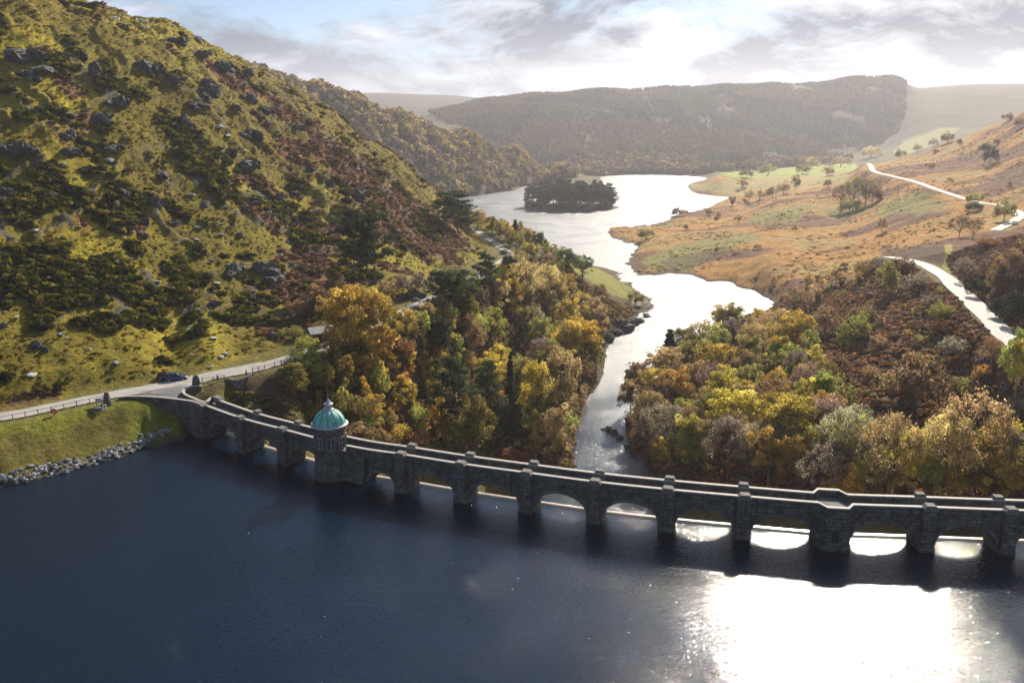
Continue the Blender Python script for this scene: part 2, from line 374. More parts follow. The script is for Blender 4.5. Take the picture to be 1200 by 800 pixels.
def hit(u, v, dmin=60, water=True):
    """first point of the terrain (or water) met by the sight line"""
    s, e = ray(u, v)
    c = int(np.clip(np.searchsorted(GS, s)-1, 0, len(GS)-2)); t = (s-GS[c])/(GS[c+1]-GS[c])
    z = GZ[:, c]*(1-t)+GZ[:, c+1]*t
    if water: z = np.where(GD > 150, np.maximum(z, ZF), z)
    zr = H+e*GD; k = np.nonzero((zr <= z) & (GD > dmin))[0]
    if len(k) == 0: return None
    k = max(int(k[0]), 1); a = zr[k-1]-z[k-1]; b = zr[k]-z[k]; q = a/(a-b) if a != b else 0
    d = GD[k-1]+(GD[k]-GD[k-1])*q
    return Vector((s*d, d, H+e*d))
# ------------------------------------------------------------------ ground colours (what grows where), baked per vertex as albedo
U1, V1 = proj(GX, GY, GZ)
n1 = fbm(GX/30, GY/30, 4, 41); n2 = fbm(GX/8, GY/8, 4, 43); n3 = fbm(GX/2.5, GY/2.5, 3, 47); nb = fbm(GX/120, GY/120, 3, 53)
def C3(c): return np.array(c)[None, None, :]
def lay(base, col, m): return base*(1-m[..., None])+C3(col)*m[..., None]
def blobs(lst, lim=None):
    r = np.zeros(U1.shape)
    for u, v, ru, rv, a, s in lst:
        ca, sa = math.cos(math.radians(a)), math.sin(math.radians(a))
        du = U1-u; dv = V1-v; x = (du*ca+dv*sa)/ru; y = (-du*sa+dv*ca)/rv
        r += s*np.exp(-(x*x+y*y))
    return np.clip(r, 0, 1.3)
GORSE = [(70, 330, 95, 30, 5, 1), (30, 365, 70, 25, 0, 1), (150, 345, 60, 22, 10, .9), (60, 215, 120, 26, 12, .9), (120, 250, 80, 22, 12, .7), (15, 245, 40, 30, 0, .9), (225, 175, 60, 22, 42, .9), (180, 140, 50, 18, 40, .7), (240, 210, 45, 25, 40, .8), (30, 290, 40, 10, 5, .6), (215, 320, 26, 18, 10, .9), (235, 350, 30, 22, 15, .8), (300, 370, 45, 25, 10, .7), (60, 130, 40, 12, 20, .5), (270, 150, 40, 14, 40, .7), (120, 100, 50, 10, 40, .4), (200, 90, 60, 12, 40, .5), (330, 350, 30, 18, 20, .5), (130, 305, 22, 9, 10, .8), (160, 292, 20, 8, 5, .8), (90, 310, 20, 12, 0, .8)]
BRACK = [(470, 255, 55, 25, 38, 1.2), (510, 285, 50, 22, 38, 1.2), (430, 220, 60, 16, 38, .9), (370, 165, 70, 18, 38, .8), (310, 115, 60, 14, 36, .7), (330, 175, 35, 14, 20, .9), (350, 190, 25, 14, 30, .9), (360, 340, 50, 20, 10, .9), (330, 280, 40, 14, 30, .6), (300, 240, 40, 16, 30, .5), (60, 470, 90, 9, -10, .8), (380, 330, 40, 30, 20, .8), (260, 90, 50, 9, 36, .5), (420, 300, 40, 20, 20, .35), (350, 370, 40, 20, 0, .7), (230, 60, 30, 5, 30, .5)]
gorse = blobs(GORSE)*HILL; brack = blobs(BRACK)*HILL
n4 = fbm(GX/4.5, GY/4.5, 3, 59)
gmask = smooth(gorse*0.50+(n2-0.5)*1.6+(n1-.5)*.7+(n4-.5)*1.2+.02-.07-.2*smooth(GZ, 75, 100), 0.30, 0.42)*HILL
rt = smooth(U1, 230, 420)
bmask = smooth(brack*0.58+rt*.14+(fbm(GX/9+40, GY/9, 4, 73)-.5)*1.3+(n1-.5)*.5+(n4-.5)*.5, 0.28, 0.42)*HILL
rockm = smooth(0.5*(0.30-crag)/0.30+(n3-.5)*.7+(n1-.5)*.5, 0.33, 0.46)*HILL*smooth(V1*1.0, 20, 90)*smooth(400-V1, 0, 40)*(0.35+0.65*smooth(gorse+brack, 0.05, 0.5))
gold_t = smooth(n1*0.6+nb*0.5, 0.42, 0.68)
colr = C3((0.105, 0.088, 0.035))+np.zeros(GX.shape+(3,))
hillc = C3((0.155, 0.120, 0.015))*(1-gold_t[..., None])+C3((0.300, 0.238, 0.024))*gold_t[..., None]
hillc = hillc*(0.72+0.56*n3[..., None])
colr = colr*(1-HILL[..., None])+hillc*HILL[..., None]
colr = lay(colr, (0.066, 0.060, 0.020), gmask*0.95)
colr = lay(colr, (0.150, 0.070, 0.040), bmask*0.9)
colr = lay(colr, (0.075, 0.073, 0.078), rockm*0.9)
# moor: orange bracken and grass with paler and browner bands
mo = C3((0.40, 0.20, 0.05))*(1-n1[..., None])+C3((0.32, 0.16, 0.042))*n1[..., None]
band = fbm(GX/70+GY/260, GY/40, 4, 61)
mo = mo*(1-smooth(band, .52, .62)[..., None])+C3((0.15, 0.075, 0.042))*smooth(band, .52, .62)[..., None]
mo = lay(mo, (0.29, 0.20, 0.075), smooth(0.46-band, 0.0, 0.12)*.8)
mo = mo*(0.8+0.4*n3[..., None])
colr = colr*(1-MOOR[..., None])+mo*MOOR[..., None]
def patch(poly, col, soft=3, rag=0.5, amt=1.0, d0=0, d1=1e9):
    global colr
    m = blur(in_poly(U1, V1, poly) & (GDm > d0) & (GDm < d1), soft)
    m = smooth(m+(n2-.5)*rag*2*(m > 0.02)*(m < 0.999), 0.3, 0.7)*amt
    colr = lay(colr, col, m)
# right of the nearer road: dark red bracken
patch([(1110, 300), (1060, 305), (1175, 395), (1230, 440), (1300, 420), (1300, 270), (1200, 262), (1150, 280)], (0.14, 0.07, 0.045), 6, .5, 1, 200, 480)
patch([(760, 570), (800, 440), (900, 362), (1060, 306), (1175, 400), (1260, 450), (1260, 620)], (0.125, 0.066, 0.040), 6, .5, 1, 115, 420)
patch([(1030, 290), (1110, 288), (1105, 312), (1075, 308), (1035, 310)], (0.075, 0.05, 0.035), 4, .6, .8)
patch([(1106, 286), (1116, 286), (1115, 305), (1119, 318), (1108, 322), (1104, 312), (1109, 300)], (0.30, 0.28, 0.07), 1, .3, .9)
# paler meadow patches on the moor and the fields beyond
for pl in ([(780, 290), (850, 275), (895, 272), (880, 285), (830, 300), (800, 320), (760, 317), (752, 308)], [(1040, 235), (1075, 225), (1120, 245), (1080, 250), (1020, 252)], [(880, 250), (960, 238), (930, 262), (880, 262)], [(960, 245), (1010, 240), (1020, 250), (970, 258)]):
    patch(pl, (0.20, 0.19, 0.055), 4, .7, .85)
patch([(770, 305), (850, 288), (860, 292), (800, 318), (785, 318)], (0.07, 0.055, 0.03), 2, .6, .6)
patch([(800, 217), (870, 211), (960, 203), (1000, 205), (990, 214), (930, 224), (870, 228), (820, 224)], (0.33, 0.26, 0.10), 2, .3, .95, 900, 1900)
patch([(840, 202), (900, 197), (1000, 190), (1010, 201), (930, 207), (860, 210)], (0.27, 0.31, 0.07), 2, .2, .95, 1100, 2200)
patch([(1045, 180), (1060, 165), (1100, 150), (1130, 148), (1090, 172), (1060, 182)], (0.25, 0.24, 0.09), 2, .4, .9, 1200, 3200)
patch([(660, 190), (540, 190), (540, 115), (1060, 85), (1056, 170), (950, 192), (840, 199), (690, 207)], (0.045, 0.044, 0.028), 1, .1, 1, 1700, 3300)
patch([(1056, 90), (1300, 88), (1300, 147), (1100, 150), (1052, 165)], (0.055, 0.042, 0.024), 2, .3, 1, 2000, 6000); patch([(200, 90), (560, 90), (560, 130), (430, 135), (200, 130)], (0.04, 0.036, 0.024), 2, .2, 1, 2000, 6000)
colr = lay(colr, (0.075, 0.058, 0.026), SPUR*(0.6+0.4*n1))
# left bank: grass, bracken, earth
colr = lay(colr, (0.095, 0.060, 0.032), LBANK*(0.75+0.25*n2))
patch([(240, 462), (268, 449), (300, 466), (330, 490), (375, 505), (360, 470), (385, 478), (400, 490), (380, 512), (330, 500), (280, 486)], (0.19, 0.19, 0.022), 3, .5, .9, 140, 230)
patch([(268, 455), (300, 458), (345, 470), (352, 488), (310, 488), (280, 476)], (0.13, 0.085, 0.055), 4, .6, .85, 140, 230)
patch([(560, 500), (600, 500), (540, 545), (500, 540), (440, 515), (480, 512)], (0.14, 0.15, 0.025), 4, .7, .6, 140, 260)
patch([(655, 305), (700, 315), (730, 328), (762, 348), (745, 352), (715, 345), (690, 330)], (0.21, 0.20, 0.045), 2, .4, .95)
patch([(738, 348), (764, 347), (768, 358), (742, 364), (733, 356)], (0.24, 0.20, 0.16), 1, .3, .9)
patch([(640, 300), (660, 303), (668, 318), (645, 314)], (0.24, 0.23, 0.045), 2, .3, .95)
# lawn and bank by the water, and the verges
patch([(-300, 545), (0, 495), (60, 480), (125, 467), (160, 468), (220, 490), (215, 515), (120, 540), (0, 572), (-300, 640)], (0.150, 0.150, 0.020), 4, .15, 1, 90, 190)
patch([(-200, 545), (0, 519), (60, 502), (110, 487), (155, 492), (180, 512), (110, 532), (0, 562), (-200, 600)], (0.120, 0.098, 0.022), 5, .4, .9, 90, 190)
patch([(-10, 520), (70, 498), (115, 484), (150, 478), (140, 486), (80, 502), (0, 527)], (0.21, 0.19, 0.04), 2, .2, .6, 90, 190)
# shores
sh = np.where((GDm < 128) | ((GDm < 165) & (GSm < -.3)), np.abs(GZ-ZN), np.abs(GZ-ZF))
colr = lay(colr, (0.095, 0.075, 0.058), (1-smooth(sh+(n3-.5)*.9, 0.5, 1.2))*(GDm > 118)*0.9)
colr *= (0.86+0.28*n3[..., None])
for P_, hw, cc in ((ROAD_L, 4.6, (0.16, 0.145, 0.05)), (ROAD_R, 4.4, (0.17, 0.14, 0.05)), (ROAD_M, 4.0, (0.20, 0.17, 0.06))):
    P = np.array([tuple(p) for p in P_])
    r0, r1 = np.searchsorted(GD, P[:, 1].min()-10), np.searchsorted(GD, P[:, 1].max()+10)
    for r in range(r0, r1):
        nr = np.abs(P[:, 1]-GD[r]) < 30
        if not nr.any(): continue
        Q = P[nr]; c0 = np.searchsorted(GX[r], Q[:, 0].min()-10); c1 = np.searchsorted(GX[r], Q[:, 0].max()+10)
        dm = np.hypot(GX[r, c0:c1, None]-Q[None, :, 0], GD[r]-Q[None, :, 1]).min(1)
        w = (1-smooth(dm, hw-.5, hw+1.2))[:, None]*.7
        colr[r, c0:c1] = colr[r, c0:c1]*(1-w)+np.array(cc)*w
colr = np.clip(colr, 0.01, 0.6)

m, nt, out = new_mat('ground')
p = N(nt, 'BsdfPrincipled'); p.inputs['Roughness'].default_value = 0.95; p.inputs['Specular IOR Level'].default_value = 0.1
geo = N(nt, 'NewGeometry'); att = N(nt, 'Attribute', attribute_name='Col')
na = noise(nt, geo.outputs['Position'], 0.9, 6, .7); nbn = noise(nt, geo.outputs['Position'], 0.16, 5, .65)
c = mixc(nt, 1.0, att.outputs['Color'], ramp(nt, na, [(0.25, .45), (0.5, 1.0), (0.75, 1.55)]), 'MULTIPLY')
c = mixc(nt, 1.0, c, ramp(nt, nbn, [(0.3, (.78, .84, .8)), (0.7, (1.2, 1.16, 1.1))]), 'MULTIPLY')
L(nt, c, p.inputs['Base Color'])
b = N(nt, 'Bump'); b.inputs['Strength'].default_value = 0.9; b.inputs['Distance'].default_value = 0.9
L(nt, na, b.inputs['Height']); L(nt, b.outputs[0], p.inputs['Normal'])
L(nt, p.outputs[0], out.inputs[0]); M_GROUND = m
nr_, nc_ = GX.shape
idx = np.arange(nr_*nc_).reshape(nr_, nc_)
Fq = np.stack([idx[:-1, :-1], idx[:-1, 1:], idx[1:, 1:], idx[1:, :-1]], -1).reshape(-1, 4)
me = np_mesh('terrain', np.stack([GX, GY, GZ], -1).reshape(-1, 3), Fq, [M_GROUND], {'Col': colr.reshape(-1, 3)}, True)
tag(link('terrain', me), kind='structure')

# ------------------------------------------------------------------ roads as ribbons
def road_mat(name, c, c2, rough=.85, spec=.25):
    m, nt, out = new_mat(name); p = N(nt, 'BsdfPrincipled'); p.inputs['Roughness'].default_value = rough; p.inputs['Specular IOR Level'].default_value = spec
    geo = N(nt, 'NewGeometry'); n = noise(nt, geo.outputs['Position'], 0.5, 6, .65); n2_ = noise(nt, geo.outputs['Position'], 6, 3)
    cc = mixc(nt, ramp(nt, n, [(0.35, 0.0), (0.65, 1.0)]), c, c2)
    L(nt, mixc(nt, 0.35, cc, ramp(nt, n2_, [(0.3, .4), (0.7, 1.0)]), 'MULTIPLY'), p.inputs['Base Color'])
    L(nt, p.outputs[0], out.inputs[0]); return m
M_ROAD = road_mat('road_gravel', (0.30, 0.28, 0.26), (0.40, 0.37, 0.33))
M_ROADR = road_mat('pale_road', (0.34, 0.325, 0.30), (0.46, 0.43, 0.39), .75, .22)
M_ASPH = road_mat('road_asphalt', (0.13, 0.13, 0.135), (0.17, 0.165, 0.16))
def ribbon(name, path, half, mat, lift=0.12, tile=None):
    mb = MB(); prev = None
    for i, q in enumerate(path):
        t = (path[min(i+1, len(path)-1)]-path[max(i-1, 0)]); t.z = 0; t.normalize(); nrm = Vector((t.y, -t.x, 0))
        h = half[min(int(i/len(path)*len(half)), len(half)-1)] if hasattr(half, '__len__') else half
        row = [mb.vert(q+nrm*(h*k*(1+.06*math.sin(i*.31+k*2)+.05*math.sin(i*.13+k)))+Vector((0, 0, lift-0.05*abs(k)))) for k in (-1, -.5, 0, .5, 1)]
        if prev:
            for k in range(4): mb.f.append([prev[k], prev[k+1], row[k+1], row[k]])
        prev = row
    return tag(mb.build(name, mat), kind='structure')
ribbon('lane', ROAD_L, [2.6]*4+[3.3]*3+[2.6]*2+[1.9]*11, M_ROAD)
ribbon('valley_road', ROAD_R, 2.9, M_ROADR)
ribbon('moor_road', ROAD_M, 2.5, M_ROADR, 0.2)

# ------------------------------------------------------------------ water
def water_mat(name, base, s1, s2, bump, rough, stretch=(1, 2.2, 1), spec=.5, far=False, spark=0):
    m, nt, out = new_mat(name); p = N(nt, 'BsdfPrincipled')
    p.inputs['Base Color'].default_value = rgb(base); p.inputs['Roughness'].default_value = rough; p.inputs['IOR'].default_value = 1.333
    p.inputs['Specular IOR Level'].default_value = spec
    geo = N(nt, 'NewGeometry'); mp = N(nt, 'Mapping'); mp.inputs['Scale'].default_value = stretch; mp.inputs['Rotation'].default_value = (0, 0, math.radians(-14))
    L(nt, geo.outputs['Position'], mp.inputs['Vector'])
    a = noise(nt, mp.outputs[0], s1, 3, .6, .6); bb = noise(nt, mp.outputs[0], s2, 2, .5, .3)
    g = noise(nt, geo.outputs['Position'], 0.035, 3, .5)
    h = mathn(nt, 'ADD', mathn(nt, 'MULTIPLY', a, 1.0), mathn(nt, 'MULTIPLY', bb, 0.42))
    h = mathn(nt, 'ADD', h, mathn(nt, 'MULTIPLY', noise(nt, mp.outputs[0], s2*2.6, 1, .5), .11))
    if spark: h = mathn(nt, 'ADD', h, mathn(nt, 'MULTIPLY', ramp(nt, noise(nt, mp.outputs[0], 2.1, 2, .6), [(.60, 0.0), (.80, 1.0)]), spark))
    if far:
        sp_ = N(nt, 'SeparateXYZ'); L(nt, geo.outputs['Position'], sp_.inputs[0]); mr = N(nt, 'MapRange', interpolation_type='SMOOTHSTEP'); L(nt, sp_.outputs[1], mr.inputs['Value'])
        for nm, vv in (('From Min', 170), ('From Max', 520), ('To Min', .12), ('To Max', rough)): mr.inputs[nm].default_value = vv
        L(nt, mr.outputs[0], p.inputs['Roughness'])
        m2 = N(nt, 'MapRange', interpolation_type='SMOOTHSTEP'); L(nt, sp_.outputs[1], m2.inputs['Value'])
        for nm, vv in (('From Min', 180), ('From Max', 480), ('To Min', .3), ('To Max', 1.0)): m2.inputs[nm].default_value = vv
        h = mathn(nt, 'MULTIPLY', h, m2.outputs[0])
    b = N(nt, 'Bump'); b.inputs['Distance'].default_value = bump
    L(nt, ramp(nt, g, [(0.3, 0.4), (0.7, 1.0)]), b.inputs['Strength'])
    L(nt, h, b.inputs['Height']); L(nt, b.outputs[0], p.inputs['Normal']); L(nt, p.outputs[0], out.inputs[0]); return m
M_WNEAR = water_mat('reservoir_water', (0.0015, 0.0080, 0.0200), 1.1, 3.6, 0.100, 0.055, spec=.6, spark=.9)
M_WFAR = water_mat('lake_water', (0.016, 0.030, 0.046), 1.0, 3.5, 0.40, 0.44, spec=.9, far=True)
# ------------------------------------------------------------------ the dam: piers on a gentle curve
NODES = [Vector((*at_z(u, v, 7.6).to_2d(), 0)) for u, v in [(234, 470), (282, 487), (331, 500), (384, 514), (425, 522.5), (470, 529), (540, 540), (617, 550.5), (697.5, 561), (783, 570), (873, 578), (980, 586.5), (1090, 590.5), (1185, 594)]]
NODES += [Vector((82.6, 111.6, 0)), Vector((93.8, 111.4, 0)), Vector((105, 111.8, 0))]
# index 3 is the valve tower, 4 the first face beyond it
SPL = spline(NODES, 24)
def dpt(i, t):
    k = i*24+t*24; a = int(k); f = k-a
    a = max(0, min(a, len(SPL)-2)); q = SPL[a].lerp(SPL[a+1], f); d = SPL[a+1]-SPL[a]
    d.normalize(); return q, d, Vector((-d.y, d.x, 0))      # point on upstream face line, direction, downstream normal
def stone(name, c1, c2, mort, bw=0.9, bh=0.42, stain=0.5):
    m, nt, out = new_mat(name); p = N(nt, 'BsdfPrincipled'); p.inputs['Roughness'].default_value = 0.85; p.inputs['Specular IOR Level'].default_value = 0.25
    uv = N(nt, 'UVMap'); geo = N(nt, 'NewGeometry')
    br = N(nt, 'TexBrick'); br.inputs['Scale'].default_value = 1; br.inputs['Brick Width'].default_value = bw; br.inputs['Row Height'].default_value = bh
    br.inputs['Mortar Size'].default_value = 0.055; br.inputs['Color1'].default_value = rgb(c1); br.inputs['Color2'].default_value = rgb(c2); br.inputs['Mortar'].default_value = rgb(mort); br.inputs['Bias'].default_value = -0.1
    L(nt, uv.outputs[0], br.inputs['Vector'])
    n = noise(nt, geo.outputs['Position'], 0.7, 6, .7); nn = noise(nt, geo.outputs['Position'], 5, 4, .6)
    c = mixc(nt, stain, br.outputs[0], ramp(nt, n, [(0.3, .35), (0.5, .95), (0.72, 1.6)]), 'MULTIPLY')
    c = mixc(nt, 0.5, c, ramp(nt, nn, [(0.3, .55), (0.7, 1.35)]), 'MULTIPLY')
    sp_ = N(nt, 'SeparateXYZ'); L(nt, geo.outputs['Position'], sp_.inputs[0]); mp_ = N(nt, 'Mapping'); mp_.inputs['Scale'].default_value = (1.3, 1.3, .12); L(nt, geo.outputs['Position'], mp_.inputs[0])
    st_ = noise(nt, mp_.outputs[0], 1.0, 4, .6)
    c = mixc(nt, ramp(nt, st_, [(.5, 0.0), (.68, .65)]), c, (0.030, 0.030, 0.030))
    c = mixc(nt, ramp(nt, noise(nt, geo.outputs['Position'], 1.4, 5, .7), [(.56, 0.0), (.68, .55)]), c, (0.20, 0.19, 0.165))
    wl = mathn(nt, 'ADD', mathn(nt, 'MULTIPLY', sp_.outputs[2], .5), mathn(nt, 'MULTIPLY', n, .4))
    c = mixc(nt, ramp(nt, wl, [(.42, .75), (.62, 0.0)]), c, (0.022, 0.024, 0.020))
    L(nt, c, p.inputs['Base Color'])
    b = N(nt, 'Bump'); b.inputs['Strength'].default_value = .8; b.inputs['Distance'].default_value = 0.08
    h = mathn(nt, 'ADD', mathn(nt, 'MULTIPLY', br.outputs[1], -1.0), nn); L(nt, h, b.inputs['Height']); L(nt, b.outputs[0], p.inputs['Normal'])
    L(nt, p.outputs[0], out.inputs[0]); return m
M_STONE = stone('dam_stone', (0.15, 0.138, 0.125), (0.080, 0.076, 0.074), (0.045, 0.043, 0.042), 1.3, .6, .8)
M_TOWER = stone('tower_stone', (0.17, 0.15, 0.13), (0.09, 0.083, 0.078), (0.05, 0.047, 0.045), 1.2, .6, .8)
M_COPE = simple('coping_stone', (0.37, 0.335, 0.29), 0.7, var=.35, scale=1.2, bump=.4)
M_CAP = simple('cap_stone', (0.15, 0.14, 0.128), 0.85, var=.4, scale=1.6, bump=.5)
M_CREST = simple('weir_crest_stone', (0.50, 0.42, 0.33), 0.28, var=.45, scale=.9, spec=.6, bump=.3)
W = 3.9; ZD = 6.0; ZP = 7.0
dam = empty('arched_dam', (NODES[8].x, NODES[8].y, ZN))
tag(dam, 'dark stone arched dam carrying a narrow walled road across the water', 'dam')
bpy.context.view_layer.update()
OFF = -Vector((NODES[8].x, NODES[8].y, ZN))
def dbuild(mb, name, mat, parent=None):
    mb.v = [tuple(Vector(q)+OFF) for q in mb.v]
    return mb.build(name, mat, dam if parent is None else parent)
def solid(mb, secs, s0=0.0):
    """secs: list of (front_bottom, front_top, back_top, back_bottom); closed prism with running uv"""
    s = s0
    for A, B in zip(secs, secs[1:]):
        l = (B[0].to_2d()-A[0].to_2d()).length
        for a, b in ((0, 1), (1, 2), (2, 3), (3, 0)):
            if a in (0, 2): uv = [(s, A[a].z), (s, A[b].z), (s+l, B[b].z), (s+l, B[a].z)]
            else: uv = [(s, 0), (s, W), (s+l, W), (s+l, 0)]
            mb.face([A[a], A[b], B[b], B[a]], uv)
        s += l
    for S in (secs[0], secs[-1]):
        mb.face(S, [(0, S[0].z), (0, S[1].z), (W, S[2].z), (W, S[3].z)])
    return s
def sec(i, t, zb, zt, o0=0.0, o1=W):
    q, d, n = dpt(i, t)
    return (q+n*o0+Vector((0, 0, zb)), q+n*o0+Vector((0, 0, zt)), q+n*o1+Vector((0, 0, zt)), q+n*o1+Vector((0, 0, zb)))
NSP = len(NODES)-1
HALF = {0: 2.6, 3: 2.6, 4: 1.0, 11: 2.5}
def seglen(i): return (NODES[i+1]-NODES[i]).length
for i in range(NSP):
    if i == 3:
        mb = MB(); solid(mb, [sec(3, k/8, -2, ZD) for k in range(1, 9)]); dbuild(mb, 'wall', M_STONE); continue
    sl = seglen(i); h0 = HALF.get(i, 1.3)/sl; h1 = 1-HALF.get(i+1, 1.3)/sl
    if i == 2: h1 = 1-1.6/sl
    mb = MB(); secs = []; NA = 22; t0 = 0.0; t1 = 1.0
    ts = [h0+(h1-h0)*(0.5-0.5*math.cos(PI*k/NA)) for k in range(NA+1)]
    mid = (h0+h1)/2; hw = (h1-h0)/2; wid = hw*sl
    rise = min(3.0, wid*0.75)
    for t in ts:
        x = (t-mid)/hw; zb = 1.35+rise*math.sqrt(max(0, 1-x*x))
        secs.append(sec(i, t, zb, ZD))
    solid(mb, secs, i*11.2)
    a = dbuild(mb, 'arch', M_STONE)
    # a ring of voussoirs standing a little proud of the face
    mb = MB(); ring = []
    for t in ts:
        x = (t-mid)/hw; r = math.sqrt(max(0, 1-x*x)); zb = 1.35+rise*r; q, d, n = dpt(i, t)
        dx = d*(x*0.5); ring.append((q-n*0.07+Vector((0, 0, zb+.01)), q-n*0.07+dx+Vector((0, 0, zb+0.5*max(r, .25)))))
    for A, B in zip(ring, ring[1:]):
        mb.face([A[0], A[1], B[1], B[0]], [(0, 0), (0, .5), (.5, .5), (.5, 0)])
        mb.face([A[1], A[1]+Vector((0, .1, 0)), B[1]+Vector((0, .1, 0)), B[1]]); mb.face([A[0], B[0], B[0]+Vector((0, .1, 0)), A[0]+Vector((0, .1, 0))])
    mb.v = [tuple(Vector(q)+OFF) for q in mb.v]; mb.build('arch_ring', M_STONE, a)
def oct_cap(mb, q, d, n, w, dep, z0, z1):
    """pier cap with chamfered shoulders"""
    prof = [(-w, z0), (-w, z0+(z1-z0)*.45), (-w*.62, z1), (w*.62, z1), (w, z0+(z1-z0)*.45), (w, z0)]
    A = [q+d*x-n*dep[0]+Vector((0, 0, z)) for x, z in prof]; B = [q+d*x+n*dep[1]+Vector((0, 0, z)) for x, z in prof]
    for k in range(6): j = (k+1) % 6; mb.face([A[k], A[j], B[j], B[k]], [(0, 0), (0, 1), (1, 1), (1, 0)])
    mb.face(A[::-1], [(x, z) for x, z in prof[::-1]]); mb.face(B, [(x, z) for x, z in prof])
def prism_pier(mb, q, d, n, hw, o0, o1, zb, zt, batter=0.0):
    A = []
    for z, e in ((zb, batter), (zt, 0)):
        A.append([q+d*(-hw-e)+n*(o0-e), q+d*(hw+e)+n*(o0-e), q+d*(hw+e)+n*(o1), q+d*(-hw-e)+n*(o1)])
        A[-1] = [p+Vector((0, 0, z)) for p in A[-1]]
    for k in range(4):
        j = (k+1) % 4; w = (A[0][j]-A[0][k]).length
        mb.face([A[0][k], A[0][j], A[1][j], A[1][k]], [(k*3, zb), (k*3+w, zb), (k*3+w, zt), (k*3, zt)])
    mb.face(A[1], [(0, 0), (2*hw, 0), (2*hw, 1), (0, 1)]); mb.face(A[0][::-1])
for i in range(len(NODES)):
    if i in (3, 4): continue
    q, d, n = dpt(i, 0) if i < NSP else dpt(i-1, 0.999)
    half = HALF.get(i, 1.3); mb = MB()
    prism_pier(mb, q, d, n, half-.004, 0.0, W, -3.0, ZD-.004)
    if i == 11:
        # half-octagon bay carrying the refuge
        for z0, z1, e in ((-3, 0.9, .35), (0.9, ZD-.2, 0.0)):
            pr = [(-2.3-e, .02), (-1.45-e, -1.5-e), (1.45+e, -1.5-e), (2.3+e, .02)]
            for k in range(3):
                a, b2 = pr[k], pr[k+1]; w = math.hypot(a[0]-b2[0], a[1]-b2[1])
                P4 = [q+d*a[0]+n*a[1], q+d*b2[0]+n*b2[1]]
                mb.face([P4[0]+Vector((0, 0, z0)), P4[1]+Vector((0, 0, z0)), P4[1]+Vector((0, 0, z1)), P4[0]+Vector((0, 0, z1))], [(k*3, z0), (k*3+w, z0), (k*3+w, z1), (k*3, z1)])
            mb.face([q+d*x+n*y+Vector((0, 0, z1)) for x, y in pr])
    elif i == 0:
        prism_pier(mb, q, d, n, 2.2, -1.0, 0.1, -3, ZP-.02, .5)
    else:
        prism_pier(mb, q, d, n, 1.12, -0.85, 0.1, -3.0, 1.15, .12); prism_pier(mb, q, d, n, .98, -0.72, 0.1, 1.15, ZP-.25, .05)
    pr_ = dbuild(mb, 'pier', M_STONE)
    if i == 11:
        mb = MB()
        pr = [(-.55, -1.44), (-.55, .55)]
        # flat round-headed face on the bay: recess shade put into its dark colour
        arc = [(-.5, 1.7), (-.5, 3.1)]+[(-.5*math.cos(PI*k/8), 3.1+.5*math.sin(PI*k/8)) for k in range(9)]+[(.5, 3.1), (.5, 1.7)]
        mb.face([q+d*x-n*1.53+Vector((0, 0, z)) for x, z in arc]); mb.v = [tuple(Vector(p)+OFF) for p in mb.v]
        mb.build('niche_shade', simple('recess_shade', (0.03, 0.03, 0.03), .9), pr_)
        continue
    if i == 0:
        mb = MB()
        oct_cap(mb, q, d, n, 2.3, (1.05, .45), ZP-.02, ZP+.55); mb.v = [tuple(Vector(p)+OFF) for p in mb.v]; mb.build('pier_cap', M_CAP, pr_)
        mb = MB(); q2 = q+n*W; oct_cap(mb, q2, d, n, 1.7, (.5, .6), ZP-.3, ZP+.55); mb.v = [tuple(Vector(p)+OFF) for p in mb.v]; mb.build('pier_cap', M_CAP, pr_)
        continue
    mb = MB(); oct_cap(mb, q, d, n, 1.0, (.78, .5), ZP-.25, ZP+.62); mb.v = [tuple(Vector(p)+OFF) for p in mb.v]; mb.build('pier_cap', M_CAP, pr_)
    mb = MB(); oct_cap(mb, q+n*W, d, n, 1.0, (.5, .55), ZD+.02, ZP+.62); mb.v = [tuple(Vector(p)+OFF) for p in mb.v]; mb.build('pier_cap', M_CAP, pr_)
# parapets: one upstream run each side of the tower, one downstream run
def parapet(rng, off, thick, bay=0):
    mb = MB(); cp = MB(); S = []; Cc = []
    for i, t in rng:
        q, d, n = dpt(i, t); o = off
        S.append(tuple(q+n*x+Vector((0, 0, z)) for x, z in ((o, ZD), (o, ZP), (o+thick, ZP), (o+thick, ZD))))
        Cc.append(tuple(q+n*x+Vector((0, 0, z)) for x, z in ((o-.09, ZP+.003), (o-.06, ZP+.15), (o+thick+.06, ZP+.15), (o+thick+.09, ZP+.003))))
    if bay:
        q, d, n = dpt(11, 0); ins = []
        sg = bay
        path = [(-2.45, 0), (-1.5, 1.5*sg), (1.5, 1.5*sg), (2.45, 0)]
        k = next(j for j, (i, t) in enumerate(rng) if i+t > 11-2.5/seglen(10)); k2 = next(j for j, (i, t) in enumerate(rng) if i+t > 11+2.5/seglen(11))
        def mk(x, y, lst):
            sec_ = []
            for xo, z in lst: sec_.append(q+d*x+n*(y+xo)+Vector((0, 0, z)))
            return tuple(sec_)
        o = off
        A = [mk(x, y, ((o, ZD-.2), (o, ZP), (o+thick, ZP), (o+thick, ZD-.2))) for x, y in path]
        B = [mk(x, y, ((o-.12, ZP+.003), (o-.09, ZP+.17), (o+thick+.09, ZP+.17), (o+thick+.12, ZP+.003))) for x, y in path]
        S[k:k2] = A; Cc[k:k2] = B
    solid(mb, S); solid(cp, Cc)
    par = dbuild(mb, 'parapet', M_STONE); cp.v = [tuple(Vector(p)+OFF) for p in cp.v]; cp.build('coping', M_COPE, par)
R1 = [(i, k/8) for i in range(0, 3) for k in range(8)]; R1 = R1[:-1]
